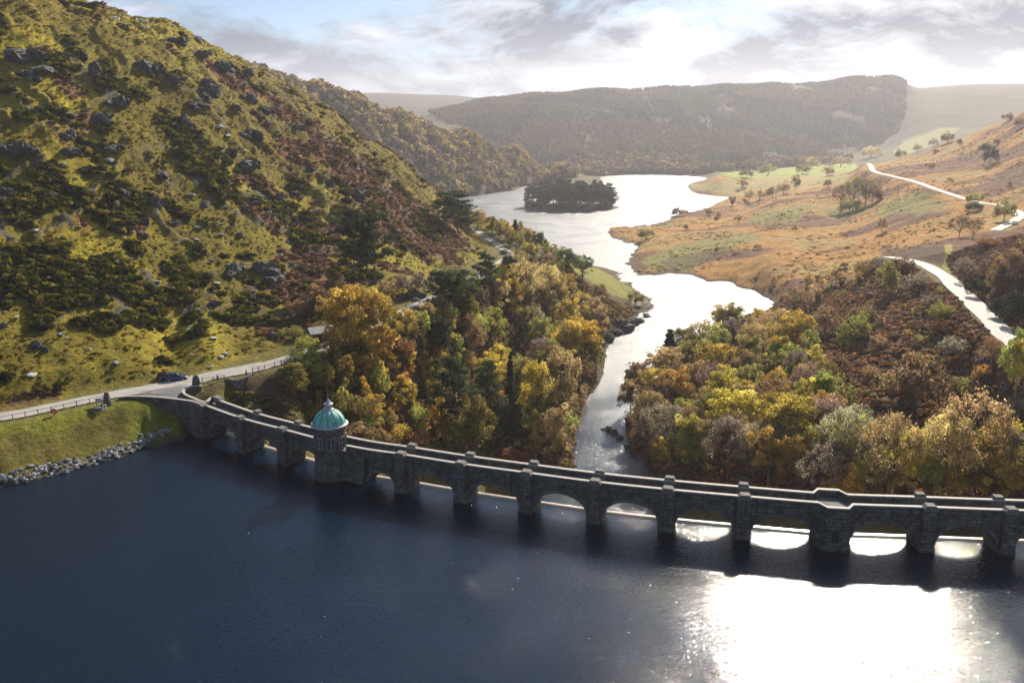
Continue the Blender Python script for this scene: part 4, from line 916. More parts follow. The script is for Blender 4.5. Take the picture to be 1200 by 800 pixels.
T2 = '''spruce 783 444 60 40 dark|round 820 408 46 54 green|round 800 420 38 34 olive|round 872 366 30 40 olive|round 845 394 40 42 amber|round 836 376 26 26 olive|round 832 432 52 46 ygreen|round 812 424 36 34 olive|round 862 416 46 44 grey|bare 880 410 40 30 brown|round 845 456 54 48 gold|round 815 466 46 42 tan|round 872 462 50 34 olive|round 765 446 46 40 tan|round 750 476 54 38 brown|round 738 494 50 36 brown|round 770 506 66 54 brown|round 790 492 62 52 amber|birch 724 504 30 15 yellow|birch 714 514 15 8 gold|birch 727 512 12 8 yellow
round 801 562 76 50 yellow|round 850 526 68 66 gold|round 838 504 50 40 tan|bare 852 566 78 56 grey|bare 882 570 76 46 grey|bare 770 552 46 36 plum|round 866 522 34 22 gold|round 877 515 34 22 yellow|round 926 546 84 74 gold|round 903 508 52 40 amber|round 872 492 44 40 tan|birch 880 458 36 18 ygreen|birch 895 454 34 22 olive|birch 924 444 44 27 ygreen|birch 906 462 42 24 olive|birch 950 450 48 24 yellow|birch 962 466 44 20 gold|birch 938 466 42 24 yellow|birch 912 470 38 26 gold|spruce 946 486 46 22 dark|bush 976 488 46 46 olive|bush 978 444 34 34 brown
bare 990 560 86 66 silver|bush 942 564 44 40 silver|bush 948 586 34 44 plum|bush 988 592 46 44 orange|bush 966 592 28 26 orange|bare 1040 592 108 64 tan|round 1062 590 86 46 gold|bare 1128 594 136 90 tan|bare 1102 592 112 62 tan|bare 1160 592 108 56 amber|round 1184 588 84 46 silver|round 1198 556 60 34 ygreen|round 1184 466 82 34 ygreen|round 1200 462 72 36 gold|bare 1160 440 46 28 brown|bush 1152 448 22 24 orange|bare 1198 520 66 46 grey|bush 1072 484 70 70 brown|bush 1046 470 40 40 brown
bush 1002 402 40 24 olive|birch 988 412 34 20 olive|bush 1036 348 44 30 olive|bush 966 394 36 34 brown|birch 930 408 48 18 yellow|birch 1006 332 26 20 gold|birch 986 338 32 18 tan|birch 946 344 22 14 yellow|birch 958 354 34 20 tan|bush 974 336 26 20 tan|bare 915 410 50 34 tan|bare 900 408 46 30 tan|birch 886 398 40 16 yellow|birch 912 436 46 26 gold|bare 930 376 40 40 brown|bush 1058 320 20 26 brown|bush 1100 380 30 24 olive|bush 1063 395 10 10 yellow|bush 1076 405 14 12 ygreen|bare 1130 330 30 26 grey|bare 1180 350 60 40 brown|bush 1190 380 40 34 dark|bush 1170 372 24 26 dark|bush 1146 348 22 28 dark|bush 1175 345 40 40 brown|bush 1195 320 40 36 brown
bare 985 246 30 22 brown|bare 1000 242 36 26 olive|bare 1014 240 32 24 brown|bush 1022 238 22 18 brown|bush 995 250 18 26 olive|bush 1033 272 18 12 brown|bare 1124 278 28 24 brown|bare 1140 280 26 22 brown|bush 1160 193 22 15 dark|bush 1153 180 14 10 dark|bush 1176 259 24 24 olive|bush 1142 240 16 16 olive|bush 1140 248 12 18 dark|bush 793 254 11 13 plum|bush 801 253 8 10 russet|bush 757 280 12 16 green|birch 858 241 11 8 dark|bush 878 236 16 10 tan|bush 890 234 14 14 tan|bush 905 232 14 18 tan|bush 918 228 16 14 tan|bush 932 222 18 12 brown|bush 970 220 10 10 brown|bush 830 252 8 8 brown|bush 842 256 8 5 brown|bush 803 270 8 8 brown|bush 970 206 12 16 tan|bush 940 204 12 18 olive|bush 900 206 14 26 olive|bush 875 208 10 16 olive|bush 1110 168 14 12 brown|bush 1055 186 12 10 brown|bush 1075 178 10 8 brown|bush 1093 172 10 10 brown|bush 1195 150 14 10 brown|bush 1180 142 10 10 brown|bush 950 198 14 20 tan|bush 985 196 13 22 tan|bush 1020 185 14 22 tan|bush 870 220 11 14 tan'''
for blk in (T1, T2):
    for it in blk.replace('\n', '|').split('|'):
        k, u, v, h, w_, c = it.split(); tree(k, float(u), float(v), float(h), float(w_), c)
# --- further trees that fill both banks
def fill(poly, n, mind, choose, tries=6000, jitter=1.0):
    g = random.Random(len(TREES)+n); xs = [p[0] for p in poly]; ys = [p[1] for p in poly]; made = 0; pts = []
    for _ in range(tries):
        if made >= n: break
        u = g.uniform(min(xs), max(xs)); v = g.uniform(min(ys), max(ys))
        if not in_poly(np.array([u]), np.array([v]), poly)[0]: continue
        if any((u-a)**2+((v-b)*1.6)**2 < mind**2 for a, b in pts): continue
        k, hp, wp, c = choose(g, u, v)
        pts.append((u, v)); r = tree(k, u, v, hp, wp, c); made += r is not None
def ch_left(g, u, v):
    x = g.random(); sc = .75+.5*g.random(); f = np.interp(v, [320, 560], [.75, 1.1])
    if x < .42: return 'round', 50*sc*f, 40*sc*f, g.choice(['tan', 'amber', 'olive', 'gold', 'gold', 'ygreen', 'ygreen', 'yellow'])
    if x < .6: return 'birch', 46*sc*f, 20*sc*f, g.choice(['gold', 'ygreen', 'yellow', 'olive'])
    if x < .72: return 'bare', 50*sc*f, 36*sc*f, g.choice(['tan', 'grey', 'brown'])
    return 'bush', 26*sc*f, 28*sc*f, g.choice(['olive', 'brown', 'amber', 'olive', 'ygreen'])
fill([(520, 400), (560, 345), (640, 330), (700, 390), (700, 450), (680, 545), (620, 540), (560, 500), (520, 460)], 46, 19, ch_left)
fill([(395, 430), (500, 400), (530, 470), (520, 530), (440, 520), (400, 500)], 26, 14, lambda g, u, v: ('bush', 20*g.uniform(.7, 1.3), 24*g.uniform(.7, 1.3), g.choice(['brown', 'olive', 'amber', 'russet', 'ygreen'])) if g.random() < .6 else ('birch', 30*g.uniform(.7, 1.3), 15, g.choice(['gold', 'yellow', 'orange'])))
def ch_right(g, u, v):
    x = g.random(); sc = .75+.5*g.random(); f = np.interp(v, [350, 600], [.75, 1.25]); lo = v > 520
    if x < .5: return 'round', 50*sc*f, 42*sc*f, g.choice(['amber', 'olive', 'gold', 'tan', 'gold', 'ygreen', 'ygreen', 'yellow'])
    if x < .68: return 'birch', 44*sc*f, 20*sc*f, g.choice(['gold', 'ygreen', 'yellow', 'olive'])
    if x < .9 or lo: return 'bare', 52*sc*f, 38*sc*f, g.choice(['grey', 'tan', 'brown', 'plum', 'olive'])
    return 'bush', 28*sc*f, 30*sc*f, g.choice(['olive', 'brown', 'silver', 'amber'])
fill([(750, 480), (800, 425), (850, 390), (900, 385), (965, 440), (970, 490), (900, 560), (780, 565), (745, 520)], 60, 20, ch_right)
fill([(880, 540), (960, 500), (1020, 540), (1060, 560), (1220, 560), (1220, 605), (900, 590)], 42, 22, ch_right)
fill([(1000, 320), (1080, 320), (1150, 400), (1170, 470), (1020, 470), (980, 400)], 13, 34, lambda g, u, v: ('bush', 18*g.uniform(.6, 1.5), 24*g.uniform(.7, 1.4), g.choice(['brown', 'brown', 'olive', 'grey', 'russet'])))
fill([(1110, 300), (1200, 280), (1200, 380), (1170, 370), (1130, 330)], 12, 18, lambda g, u, v: ('bush', 14*g.uniform(.6, 1.5), 20*g.uniform(.7, 1.4), g.choice(['brown', 'plum', 'grey', 'russet'])))
fill([(550, 262), (580, 268), (660, 305), (640, 312), (590, 285)], 16, 9, lambda g, u, v: (g.choice(['round', 'bush', 'bush']), 17*g.uniform(.6, 1.4), 17*g.uniform(.7, 1.3), g.choice(['tan', 'olive', 'amber', 'brown'])))
fill([(1060, 190), (1200, 140), (1200, 235), (1100, 220)], 8, 14, lambda g, u, v: ('bush', 6*g.uniform(.6, 1.5), 7*g.uniform(.7, 1.4), g.choice(['brown', 'dark', 'olive'])))
fill([(760, 270), (900, 250), (1000, 280), (1040, 310), (900, 340), (780, 315)], 6, 18, lambda g, u, v: ('bush', 6*g.uniform(.6, 1.5), 7*g.uniform(.7, 1.4), g.choice(['brown', 'olive', 'russet'])))

# --- the wooded island
ISL_C = [at_z(612, 247, ZF), at_z(650, 253.5, ZF), at_z(700, 251, ZF), at_z(726, 243.5, ZF)]
ic = at_z(668, 243, ZF); ia = (at_z(727, 245, ZF)-at_z(612, 248, ZF)).length/2-3
mb = MB(); rings = []
for r, z in ((1.03, -1.5), (1.0, .15), (.93, 1.1), (.7, 2.4), (.35, 3.2), (.02, 3.4)):
    rings.append([mb.vert((ic.x+math.cos(a)*ia*r*(1+.05*math.sin(3*a+1)), ic.y+math.sin(a)*ia*.80*r*(1+.06*math.sin(2*a)), ZF+z)) for a in [2*PI*k/48 for k in range(48)]])
for A, B in zip(rings, rings[1:]):
    for k in range(48): mb.f.append([A[k], A[(k+1) % 48], B[(k+1) % 48], B[k]])
tag(mb.build('island', simple('island_soil', (0.08, 0.06, 0.04), .95, var=.4, scale=.3), smooth_shade=True), kind='structure')
g = random.Random(5); isl = []
while len(isl) < 105:
    a = g.uniform(0, 2*PI); r = math.sqrt(g.uniform(0, 1))
    if len(isl) > 72: r = g.uniform(.88, .98)
    x, y = ic.x+math.cos(a)*ia*r*.95, ic.y+math.sin(a)*ia*.78*r
    if any((x-q[0])**2+(y-q[1])**2 < (36 if len(isl) < 72 else 12) for q in isl): continue
    edge = len(isl) > 72; isl.append((x, y))
    kind = 'bush' if edge else 'pine'; h = g.uniform(6, 12) if edge else g.uniform(23, 31)*(1-.12*r**3); wd = g.uniform(7, 11) if edge else g.uniform(11, 15)
    tm, cm = KIND[kind][g.randrange(len(KIND[kind]))]; o = empty(NAMES[kind], (x, y, ZF+3.2*(1-r*r)), g.uniform(0, 6)); o.scale = (wd/PWID[kind], wd/PWID[kind], h)
    link('trunk', tm, None, o); c = link('crown', cm, None, o); b = PAL[g.choice(['dark', 'olive', 'brown', 'olive']) if edge else 'pine']; f = g.uniform(1.1, 1.6); c.color = (b[0]*f, b[1]*f, b[2]*f, 1)
    tag(o, 'low shrub at the foot of the pines on the island' if edge else 'tall dark pine in the dense stand on the wooded island', CATS[kind], 'shrubs round the island edge' if edge else 'pines on the island')

# --- far woods and ground scrub that read as one mass
def scatter(name, base, P, S, Cc, mat, seed=0, kind='stuff'):
    """base (V,F) repeated at points P with sizes S (n,3) and colours Cc"""
    g = np.random.default_rng(seed); out = []; cols = []; nV = 0; Fs = []; NRs = []
    which = g.integers(len(base), size=len(P)); 
    for b, (V, Fq, T, NR) in enumerate(base):
        k = np.nonzero(which == b)[0]
        if len(k) == 0: continue
        a = g.uniform(0, 2*PI, len(k)); ca, sa = np.cos(a), np.sin(a)
        X = (V[None, :, 0]*ca[:, None]-V[None, :, 1]*sa[:, None])*S[k, 0:1]+P[k, 0:1]; Y = (V[None, :, 0]*sa[:, None]+V[None, :, 1]*ca[:, None])*S[k, 1:2]+P[k, 1:2]; Z = V[None, :, 2]*S[k, 2:3]+P[k, 2:3]
        NRs.append(np.stack([NR[None, :, 0]*ca[:, None]-NR[None, :, 1]*sa[:, None], NR[None, :, 0]*sa[:, None]+NR[None, :, 1]*ca[:, None], np.repeat(NR[None, :, 2], len(k), 0)], -1).reshape(-1, 3))
        out.append(np.stack([X, Y, Z], -1).reshape(-1, 3)); cols.append((Cc[k][:, None, :]*T[None, :, None]).reshape(-1, 3))
        Fs.append((Fq[None]+(np.arange(len(k))*len(V))[:, None, None]).reshape(-1, Fq.shape[1])+nV); nV += len(k)*len(V)
    me = np_mesh(name, np.concatenate(out), np.concatenate(Fs), [mat], {'Col': np.concatenate(cols)}, normals=np.concatenate(NRs))
    return tag(link(name, me), kind=kind)
def base_crown(seed, n, size, tall=1.0, flatb=True):
    g = np.random.default_rng(seed); d = g.normal(size=(n, 3)); d /= np.linalg.norm(d, axis=1)[:, None]; d[:, 2] = np.abs(d[:, 2])*1.1-.15
    lump = 1+.22*np.sin(d[:, 0]*5+seed)*np.cos(d[:, 1]*4.3+seed*2); C = d*lump[:, None]*np.array([.5, .5, .5*tall])+np.array([0, 0, .45*tall]); C *= g.uniform(.86, 1.05, n)[:, None]
    V, NR = quads(C, size, g, out=d); return V, np.arange(len(V)).reshape(-1, 4), np.repeat(g.uniform(.65, 1.35, n), 4), NR
def base_cone(seed, lay=4, sid=7):
    g = np.random.default_rng(seed); V = []; Fq = []; T = []
    for k in range(lay):
        z0 = .06+.84*k/lay; z1 = min(1.0, z0+.48); r = .5*(1-z0)**.9; b = len(V)
        for j in range(sid): a = 2*PI*(j+g.uniform(-.3, .3))/sid; rr = r*g.uniform(.6, 1.15); V.append((rr*math.cos(a), rr*math.sin(a), z0+g.uniform(-.05, .03))); T.append(g.uniform(.7, 1.2))
        V.append((g.normal(0, .01), g.normal(0, .01), z1)); T.append(1.25)
        for j in range(sid): Fq.append([b+j, b+(j+1) % sid, b+sid])
    V = np.array(V); O = V*np.array([1, 1, 0])+np.array([0, 0, .22]); return V, np.array(Fq), np.array(T), O/np.linalg.norm(O, axis=1)[:, None]
def ground_np(x, y): return ground(x, y)
def sample_region(poly, n, d0, d1, seed, accept=None, logd=True):
    g = np.random.default_rng(seed); X = []; tot = 0
    xs = [p[0] for p in poly]; s0, s1 = (min(xs)-600)/F*1.05-.02, (max(xs)-600)/F*1.05+.02
    while tot < n:
        d = np.sqrt(g.uniform(d0*d0, d1*d1, 20000)); s = g.uniform(s0, s1, 20000); x = s*d; z = ground(x, d); u, v = proj(x, d, z)
        ok = in_poly(u, v, poly)
        if accept is not None: ok &= accept(x, d, z, u, v)
        q = np.stack([x, d, z], 1)[ok]; X.append(q); tot += len(q)
        if len(X) > 60: break
    return np.concatenate(X)[:n]
CB = [base_crown(s, 46, .30) for s in (1, 2, 3, 4)]
CN = [base_cone(s) for s in (1, 2, 3, 4)]
g = np.random.default_rng(77)
def pick(names, n, prob=None, var=.2):
    A = np.array([PAL[k] for k in names]); k = g.choice(len(names), n, p=prob); return A[k]*g.uniform(1-var, 1+var, (n, 1))
SPURP = [(100, -20), (345, 92), (420, 112), (500, 143), (560, 160), (620, 178), (678, 206), (640, 215), (550, 231), (300, 240)]
P = sample_region(SPURP, 4200, 950, 1750, 3, lambda x, y, z, u, v: z > ZF+.8)
n = len(P); S = g.uniform(8, 15, (n, 1))*np.array([[1, 1, 1.05]]); P[:, 2] -= 1
Cc = pick(['brown', 'tan', 'olive', 'amber', 'grey', 'gold'], n, [.28, .2, .22, .14, .12, .04])*0.9
scatter('hillside_woodland', CB, P, S, Cc, M_MASS, 1)
PL = [(500, 130), (540, 122), (620, 110), (780, 101), (920, 96), (1052, 88), (1062, 88), (1062, 130), (1054, 152), (1030, 170), (950, 191), (840, 198), (680, 206), (630, 205), (560, 170)]
clear = lambda x, y, z, u, v: (z > ZF+1) & (fbm(x/150, y/150, 3, 71) > .24) & ~((np.abs(v-(138+(u-760)*.16)) < 1.1) & (u > 690) & (u < 900)) & ~((np.abs(u-(770+(v-140)*.5)) < 1.5) & (v < 160))
P = sample_region(PL, 27000, 1720, 3050, 4, clear)
n = len(P); hgt = g.uniform(8, 14, n); S = np.stack([hgt*.72, hgt*.72, hgt], 1); P[:, 2] -= 1
blk = smooth(fbm(P[:, 0]/260, P[:, 1]/260, 3, 97), .50, .56)[:, None]; blk2 = smooth(fbm(P[:, 0]/180+9, P[:, 1]/180, 2, 99), .58, .62)[:, None]
Cc = pick(['pine', 'dark'], n, [.6, .4], .15)*.8*(1-blk)+np.array(PAL['brown'])*.55*blk; Cc = Cc*(1-.4*blk2)+np.array(PAL['olive'])*.4*blk2*.6; S[:, 2] *= (1-.35*blk2[:, 0])
scatter('plateau_conifer_forest', CN, P, S, Cc, M_MASS, 2)
P = sample_region([(640, 205), (680, 185), (780, 185), (850, 196), (960, 186), (1000, 188), (960, 194), (840, 201), (800, 207), (660, 207)], 900, 1650, 2150, 6, lambda x, y, z, u, v: z > ZF+.5)
n = len(P); hgt = g.uniform(9, 15, n); S = np.stack([hgt*.9, hgt*.9, hgt], 1)
scatter('lakeside_woodland', CB, P, S, pick(['brown', 'olive', 'tan', 'plum'], n)*.7, M_MASS, 3)
# gorse on the left hill, bracken on both sides
GB = [base_crown(s, 22, .42, .85) for s in (5, 6, 7)]
def fld(field):
    def f(x, y, z, u, v):
        r = np.clip(np.searchsorted(GD, y)-1, 0, len(GD)-1); c = np.clip(np.searchsorted(GS, x/y)-1, 0, len(GS)-1); return field[r, c] > np.random.default_rng(int(len(x))).uniform(.25, 1, len(x))
    return f
LHP = [(-120, 470), (0, 472), (120, 449), (200, 434), (330, 408), (440, 358), (490, 344), (530, 322), (572, 296), (560, 262), (500, 200), (340, 90), (200, 10), (-120, -20)]
P = sample_region(LHP, 7500, 140, 520, 8, fld(gmask)); n = len(P)
s = g.uniform(.7, 2.3, n); S = np.stack([s*1.25, s*1.25, s*.8], 1); P[:, 2] -= .15
Cc = pick(['green', 'dark', 'olive'], n, [.5, .3, .2], .3)*np.array([.85, .72, .5])
scatter('gorse_scrub', GB, P, S, Cc, M_MASS, 5)
P = sample_region(LHP, 7000, 140, 520, 9, fld(bmask)); n = len(P); s = g.uniform(.5, 1.5, n); S = np.stack([s*1.5, s*1.5, s*.6], 1); P[:, 2] -= .1
scatter('hill_bracken', GB, P, S, pick(['russet', 'brown', 'plum'], n, None, .3)*.75, M_MASS, 6)
RB = [(690, 590), (690, 500), (745, 460), (800, 405), (890, 356), (960, 345), (1060, 306), (1178, 398), (1230, 440), (1340, 470), (1340, 610)]
P = sample_region(RB, 10500, 118, 430, 10, lambda x, y, z, u, v: (z > ZF+.6)); n = len(P); s = g.uniform(.5, 1.9, n); S = np.stack([s*1.35, s*1.35, s*.8], 1); P[:, 2] -= .1
P2 = np.array([tuple(p) for p in ROAD_R]); keep = np.hypot(P[:, None, 0]-P2[None, :, 0], P[:, None, 1]-P2[None, :, 1]).min(1) > 4.2; P, S = P[keep], S[keep]; n = len(P)
scatter('slope_bracken', GB, P, S, pick(['russet', 'brown', 'plum', 'olive'], n, [.42, .36, .14, .08], .35)*.95, M_MASS, 7)
P = sample_region([(1108, 300), (1160, 282), (1260, 270), (1400, 270), (1400, 480), (1260, 440), (1185, 392), (1120, 325)], 5000, 200, 480, 12); n = len(P)
keep = np.hypot(P[:, None, 0]-P2[None, :, 0], P[:, None, 1]-P2[None, :, 1]).min(1) > 4.2; P = P[keep]; n = len(P); s = g.uniform(.5, 1.6, n); S = np.stack([s*1.4, s*1.4, s*.6], 1)
scatter('roadside_bracken', GB, P, S, pick(['russet', 'brown', 'plum'], n, None, .3)*.75, M_MASS, 8)
P = sample_region([(262, 462), (300, 470), (400, 418), (500, 365), (560, 325), (640, 300), (765, 352), (700, 400), (690, 555), (540, 530), (430, 515), (390, 470), (330, 462)], 5200, 160, 480, 13, lambda x, y, z, u, v: z > ZF+.6); n = len(P)
P2 = np.array([tuple(p) for p in ROAD_L]); keep = (np.hypot(P[:, None, 0]-P2[None, :, 0], P[:, None, 1]-P2[None, :, 1]).min(1) > 4.5); uu, vv = proj(P[:, 0], P[:, 1], P[:, 2]); keep &= ~in_poly(uu, vv, [(655, 303), (700, 312), (770, 345), (770, 360), (735, 362), (690, 335)]); P = P[keep]; n = len(P); s = g.uniform(.5, 1.7, n); S = np.stack([s*1.35, s*1.35, s*.8], 1)
scatter('bank_undergrowth', GB, P, S, pick(['russet', 'brown', 'olive', 'amber'], n, [.3, .3, .28, .12], .35)*.75, M_MASS, 9)
# rough moor grass and heather tufts
P = sample_region([(715, 270), (800, 245), (880, 240), (1000, 200), (1060, 190), (1200, 140), (1230, 260), (1110, 300), (1060, 300), (910, 352), (740, 320)], 3800, 380, 1200, 14, lambda x, y, z, u, v: (z > ZF+.5) & (fbm(x/30, y/30, 3, 91) > .5)); n = len(P)
P2 = np.array([tuple(p) for p in ROAD_M]); keep = np.hypot(P[:, None, 0]-P2[None, :, 0], P[:, None, 1]-P2[None, :, 1]).min(1) > 5; P = P[keep]; n = len(P); s = g.uniform(.6, 1.7, n); S = np.stack([s*1.7, s*1.7, s*.3], 1); P[:, 2] -= .08
scatter('moor_tussocks', GB, P, S, pick(['tan', 'orange', 'amber', 'russet'], n, [.3, .25, .25, .2], .25)*.9, M_MASS, 10)

gr = lambda x, y, z, u, v: True
def grass_ok(x, y, z, u, v):
    r = np.clip(np.searchsorted(GD, y)-1, 0, len(GD)-1); c = np.clip(np.searchsorted(GS, x/y)-1, 0, len(GS)-1); return (gmask[r, c]+bmask[r, c] < .5) & (HILL[r, c] > .6)
P = sample_region(LHP, 16000, 140, 520, 15, grass_ok); n = len(P); s = g.uniform(.25, .7, n); S = np.stack([s*2.2, s*2.2, s*.38], 1); P[:, 2] -= .08
P2 = np.array([tuple(p) for p in ROAD_L]); keep = np.hypot(P[:, None, 0]-P2[None, :, 0], P[:, None, 1]-P2[None, :, 1]).min(1) > 5; P, S = P[keep], S[keep]; n = len(P)
A = np.array([(.24, .19, .026), (.32, .245, .035), (.17, .135, .026), (.24, .15, .05)]); scatter('hill_grass', GB, P, S, A[g.choice(4, n, p=[.4, .25, .25, .1])]*g.uniform(.8, 1.2, (n, 1)), M_MASS, 11)

P = sample_region([(266, 458), (300, 460), (348, 470), (376, 500), (350, 508), (300, 494), (276, 480)], 520, 150, 215, 16, lambda x, y, z, u, v: z > ZN+.2); n = len(P); s = g.uniform(.25, .8, n); S = np.stack([s*1.6, s*1.6, s*.6], 1); P[:, 2] -= .05
scatter('rough_bank_growth', GB, P, S, pick(['brown', 'olive', 'tan', 'ygreen'], n, None, .3)*.75, M_MASS, 12)
# ------------------------------------------------------------------ rocks
def rock_mesh(name, seed, mat, flat=.7, n=26, rough=.12):
    g = random.Random(seed); b = bmesh.new()
    for _ in range(n):
        d = Vector((g.gauss(0, 1), g.gauss(0, 1), g.gauss(0, 1))).normalized()
        m_ = max(abs(d.x), abs(d.y), abs(d.z)); d = d*(.55/m_*.55+.45*.5)*g.uniform(.85, 1.1); b.verts.new((d.x, d.y, d.z*flat))
    r = bmesh.ops.convex_hull(b, input=b.verts); bmesh.ops.delete(b, geom=[v for v in b.verts if not v.link_faces], context='VERTS')
    for lv in range(2):
        bmesh.ops.subdivide_edges(b, edges=b.edges, cuts=1, use_grid_fill=True)
        for v in b.verts: v.co += Vector((g.gauss(0, 1), g.gauss(0, 1), g.gauss(0, 1)))*rough*(.26, .16)[lv]
    m = bpy.data.meshes.new(name); b.to_mesh(m); b.free(); m.materials.append(mat); return m
def rock_mat(name, c, lich):
    m, nt, out = new_mat(name); p = N(nt, 'BsdfPrincipled'); p.inputs['Roughness'].default_value = .85; p.inputs['Specular IOR Level'].default_value = .3
    tc = N(nt, 'NewGeometry'); oi = N(nt, 'ObjectInfo')
    n = noise(nt, tc.outputs['Position'], .9, 6, .7); nn = noise(nt, tc.outputs['Position'], 3.5, 5, .7)
    cc = mixc(nt, ramp(nt, n, [(.42, 0.0), (.62, 1.0)]), c, lich); cc = mixc(nt, .7, cc, ramp(nt, nn, [(.3, .5), (.7, 1.5)]), 'MULTIPLY')
    hs = N(nt, 'HueSaturation'); L(nt, cc, hs.inputs['Color']); L(nt, mathn(nt, 'ADD', mathn(nt, 'MULTIPLY', oi.outputs['Random'], .6), .7), hs.inputs['Value']); L(nt, hs.outputs[0], p.inputs['Base Color'])
    b = N(nt, 'Bump'); b.inputs['Strength'].default_value = .9; b.inputs['Distance'].default_value = .3; L(nt, nn, b.inputs['Height']); L(nt, b.outputs[0], p.inputs['Normal'])
    L(nt, p.outputs[0], out.inputs[0]); return m
M_CRAG = rock_mat('crag_rock', (.062, .061, .066), (.115, .11, .09)); M_PALE = rock_mat('pale_rock', (.34, .33, .31), (.45, .44, .40)); M_RUB = rock_mat('rubble_rock', (.24, .235, .23), (.35, .34, .32))
CRAG = [rock_mesh('crag', s, M_CRAG, .9, 22, .22) for s in range(6)]; PALE = [rock_mesh('boulder', 20+s, M_PALE, .5, 18) for s in range(5)]; RUB = [rock_mesh('rubble_stone', 40+s, M_RUB, .75, 16) for s in range(7)]
PLACED = []      # (object, u, v, size px, kind) for labels
def put_rock(meshes, name, u, v, w_, h_, sink=.25, depth=1.0, rz=None):
    p = hit(u, v)
    if p is None: return None
    k = slant(p)/F; o = link(name, random.choice(meshes)); sx_, sz = w_*k, h_*k
    o.scale = (sx_*random.uniform(.9, 1.1), sx_*depth, sz); o.rotation_euler = (random.uniform(-.15, .15), random.uniform(-.15, .15), random.uniform(0, 6.28) if rz is None else rz)
    o.location = (p.x, p.y, p.z+sz*(.5-sink)); return o
CR = '24 70 44 30|51 84 36 16|42 93 22 14|111 86 12 34|98 66 12 14|169 80 28 24|188 84 20 24|212 50 30 14|235 66 24 16|260 80 28 20|290 88 18 18|246 108 34 32|202 96 22 16|138 122 34 20|120 140 28 18|83 160 24 22|17 178 40 28|86 180 28 18|145 229 24 18|182 240 22 22|215 146 24 24|294 118 20 18|299 159 28 18|292 196 28 24|327 236 17 22|287 247 15 13|342 256 14 12|10 230 24 26|166 262 20 16|192 207 14 14|421 236 18 32|326 232 12 14|344 258 12 12|316 320 30 18|490 350 22 16|470 350 18 14|273 318 32 24|304 316 30 22|287 328 16 14|318 332 28 20|250 357 17 13|280 276 12 9|43 406 20 16|2 382 12 12|167 277 16 12|60 230 20 14|130 175 26 14|225 150 18 16|270 180 20 16|240 240 12 10|205 262 14 10|225 125 26 14|310 130 18 14|275 128 18 14|350 150 14 12|365 200 16 12|385 215 14 12|320 395 18 14|300 350 14 10'
for it in CR.split('|'):
    u, v, w_, h_ = map(float, it.split())
    # a crag is a few rock faces grown together: one rock per block, smaller ones beside it
    for j in range(1 if w_ < 15 else 2 if w_ < 26 else 4):
        du = 0 if j == 0 else random.uniform(-.65, .65)*w_; dv = 0 if j == 0 else random.uniform(-.2, .3)*h_; f = 1 if j == 0 else random.uniform(.5, .8)
        o = put_rock(CRAG, 'rock_outcrop', u+du, v+dv, w_*f*(.75 if w_ < 15 else .52), h_*f*.72, .4, 1.4)
        if o: PLACED.append([o, u+du, v+dv, w_*f, 'crag'])
BO = '127 190 12 7|75 194 10 5|258 150 13 5|255 333 7 5|225 386 10 5|250 397 9 4|135 426 10 4|38 440 10 5|264 415 9 4|259 419 7 4|247 430 7 3|155 273 7 5|137 308 6 4|72 393 9 5|115 334 8 6|58 327 6 5|106 410 7 3|246 186 7 4|205 175 6 4|232 118 6 5|268 160 7 4|312 172 8 5|330 120 6 4|225 230 8 5|262 230 7 5|300 238 8 5|345 226 8 4|353 232 7 4|232 268 8 5|230 282 7 5|218 282 6 4|260 276 7 4|170 268 6 4|208 286 6 4|41 271 9 4|128 312 6 4|146 329 9 4|185 331 8 4|140 372 8 4|315 250 7 5|370 248 7 4|330 300 6 4|390 255 6 4|420 200 7 5|405 185 6 4|375 160 6 4|450 235 7 5|340 185 9 4|355 135 6 4|325 155 7 5|476 292 6 5|85 97 6 4|160 107 6 4|177 115 5 4'
for it in BO.split('|'):
    u, v, w_, h_ = map(float, it.split()); o = put_rock(PALE, 'boulder', u, v, w_, h_*1.2, .25)
    if o: PLACED.append([o, u, v, w_, 'pale'])
g = random.Random(3); k = 0
while k < 170:
    u = g.gauss(330, 85); v = g.gauss(215, 55)
    if not (20 < u < 500 and 40 < v < 430): continue
    if g.random() < .2: u, v = g.uniform(0, 330), g.uniform(270, 420)
    if not in_poly(np.array([u]), np.array([v]), LHP)[0]: continue
    w_ = g.uniform(2.2, 5.5); o = put_rock(PALE, 'boulder', u, v, w_, w_*g.uniform(.4, .7), .25); k += 1
    if o: tag(o, 'small pale stone strewn on the grassy hillside', 'boulder', 'small pale stones on the hillside')
# rubble along the reservoir bank
sh = spline([at_z(-60, 583, .4), at_z(0, 571, .4), at_z(60, 556, .4), at_z(120, 540.5, .4), at_z(170, 523.5, .4), at_z(203, 512.5, .4)], 30)
g = random.Random(9); k = 0
tries = 0
while k < 285 and tries < 6000:
    tries += 1
    q = sh[g.randrange(len(sh))]; off = g.uniform(-.5, 3.0); x, y = q.x-off*.30+g.uniform(-.4, .4), q.y+off*.95; s = g.uniform(.5, 1.1)
    if x/y < -0.72: continue
    z = float(ground(np.array([x]), np.array([y]))[0]); 
    if z > 2.3 or z < -.8 or y > sh[-1].y+.3: continue
    z = max(z, -.1)
    o = link('rubble_stone', RUB[g.randrange(7)]); o.location = (x, y, z+.1); o.scale = (s, s*.8, s*.8); o.rotation_euler = (g.uniform(-.5, .5), g.uniform(-.5, .5), g.uniform(0, 6)); k += 1
    tag(o, 'grey rubble stone in the bank along the upper reservoir edge', 'stone', 'rubble stones along the reservoir bank')
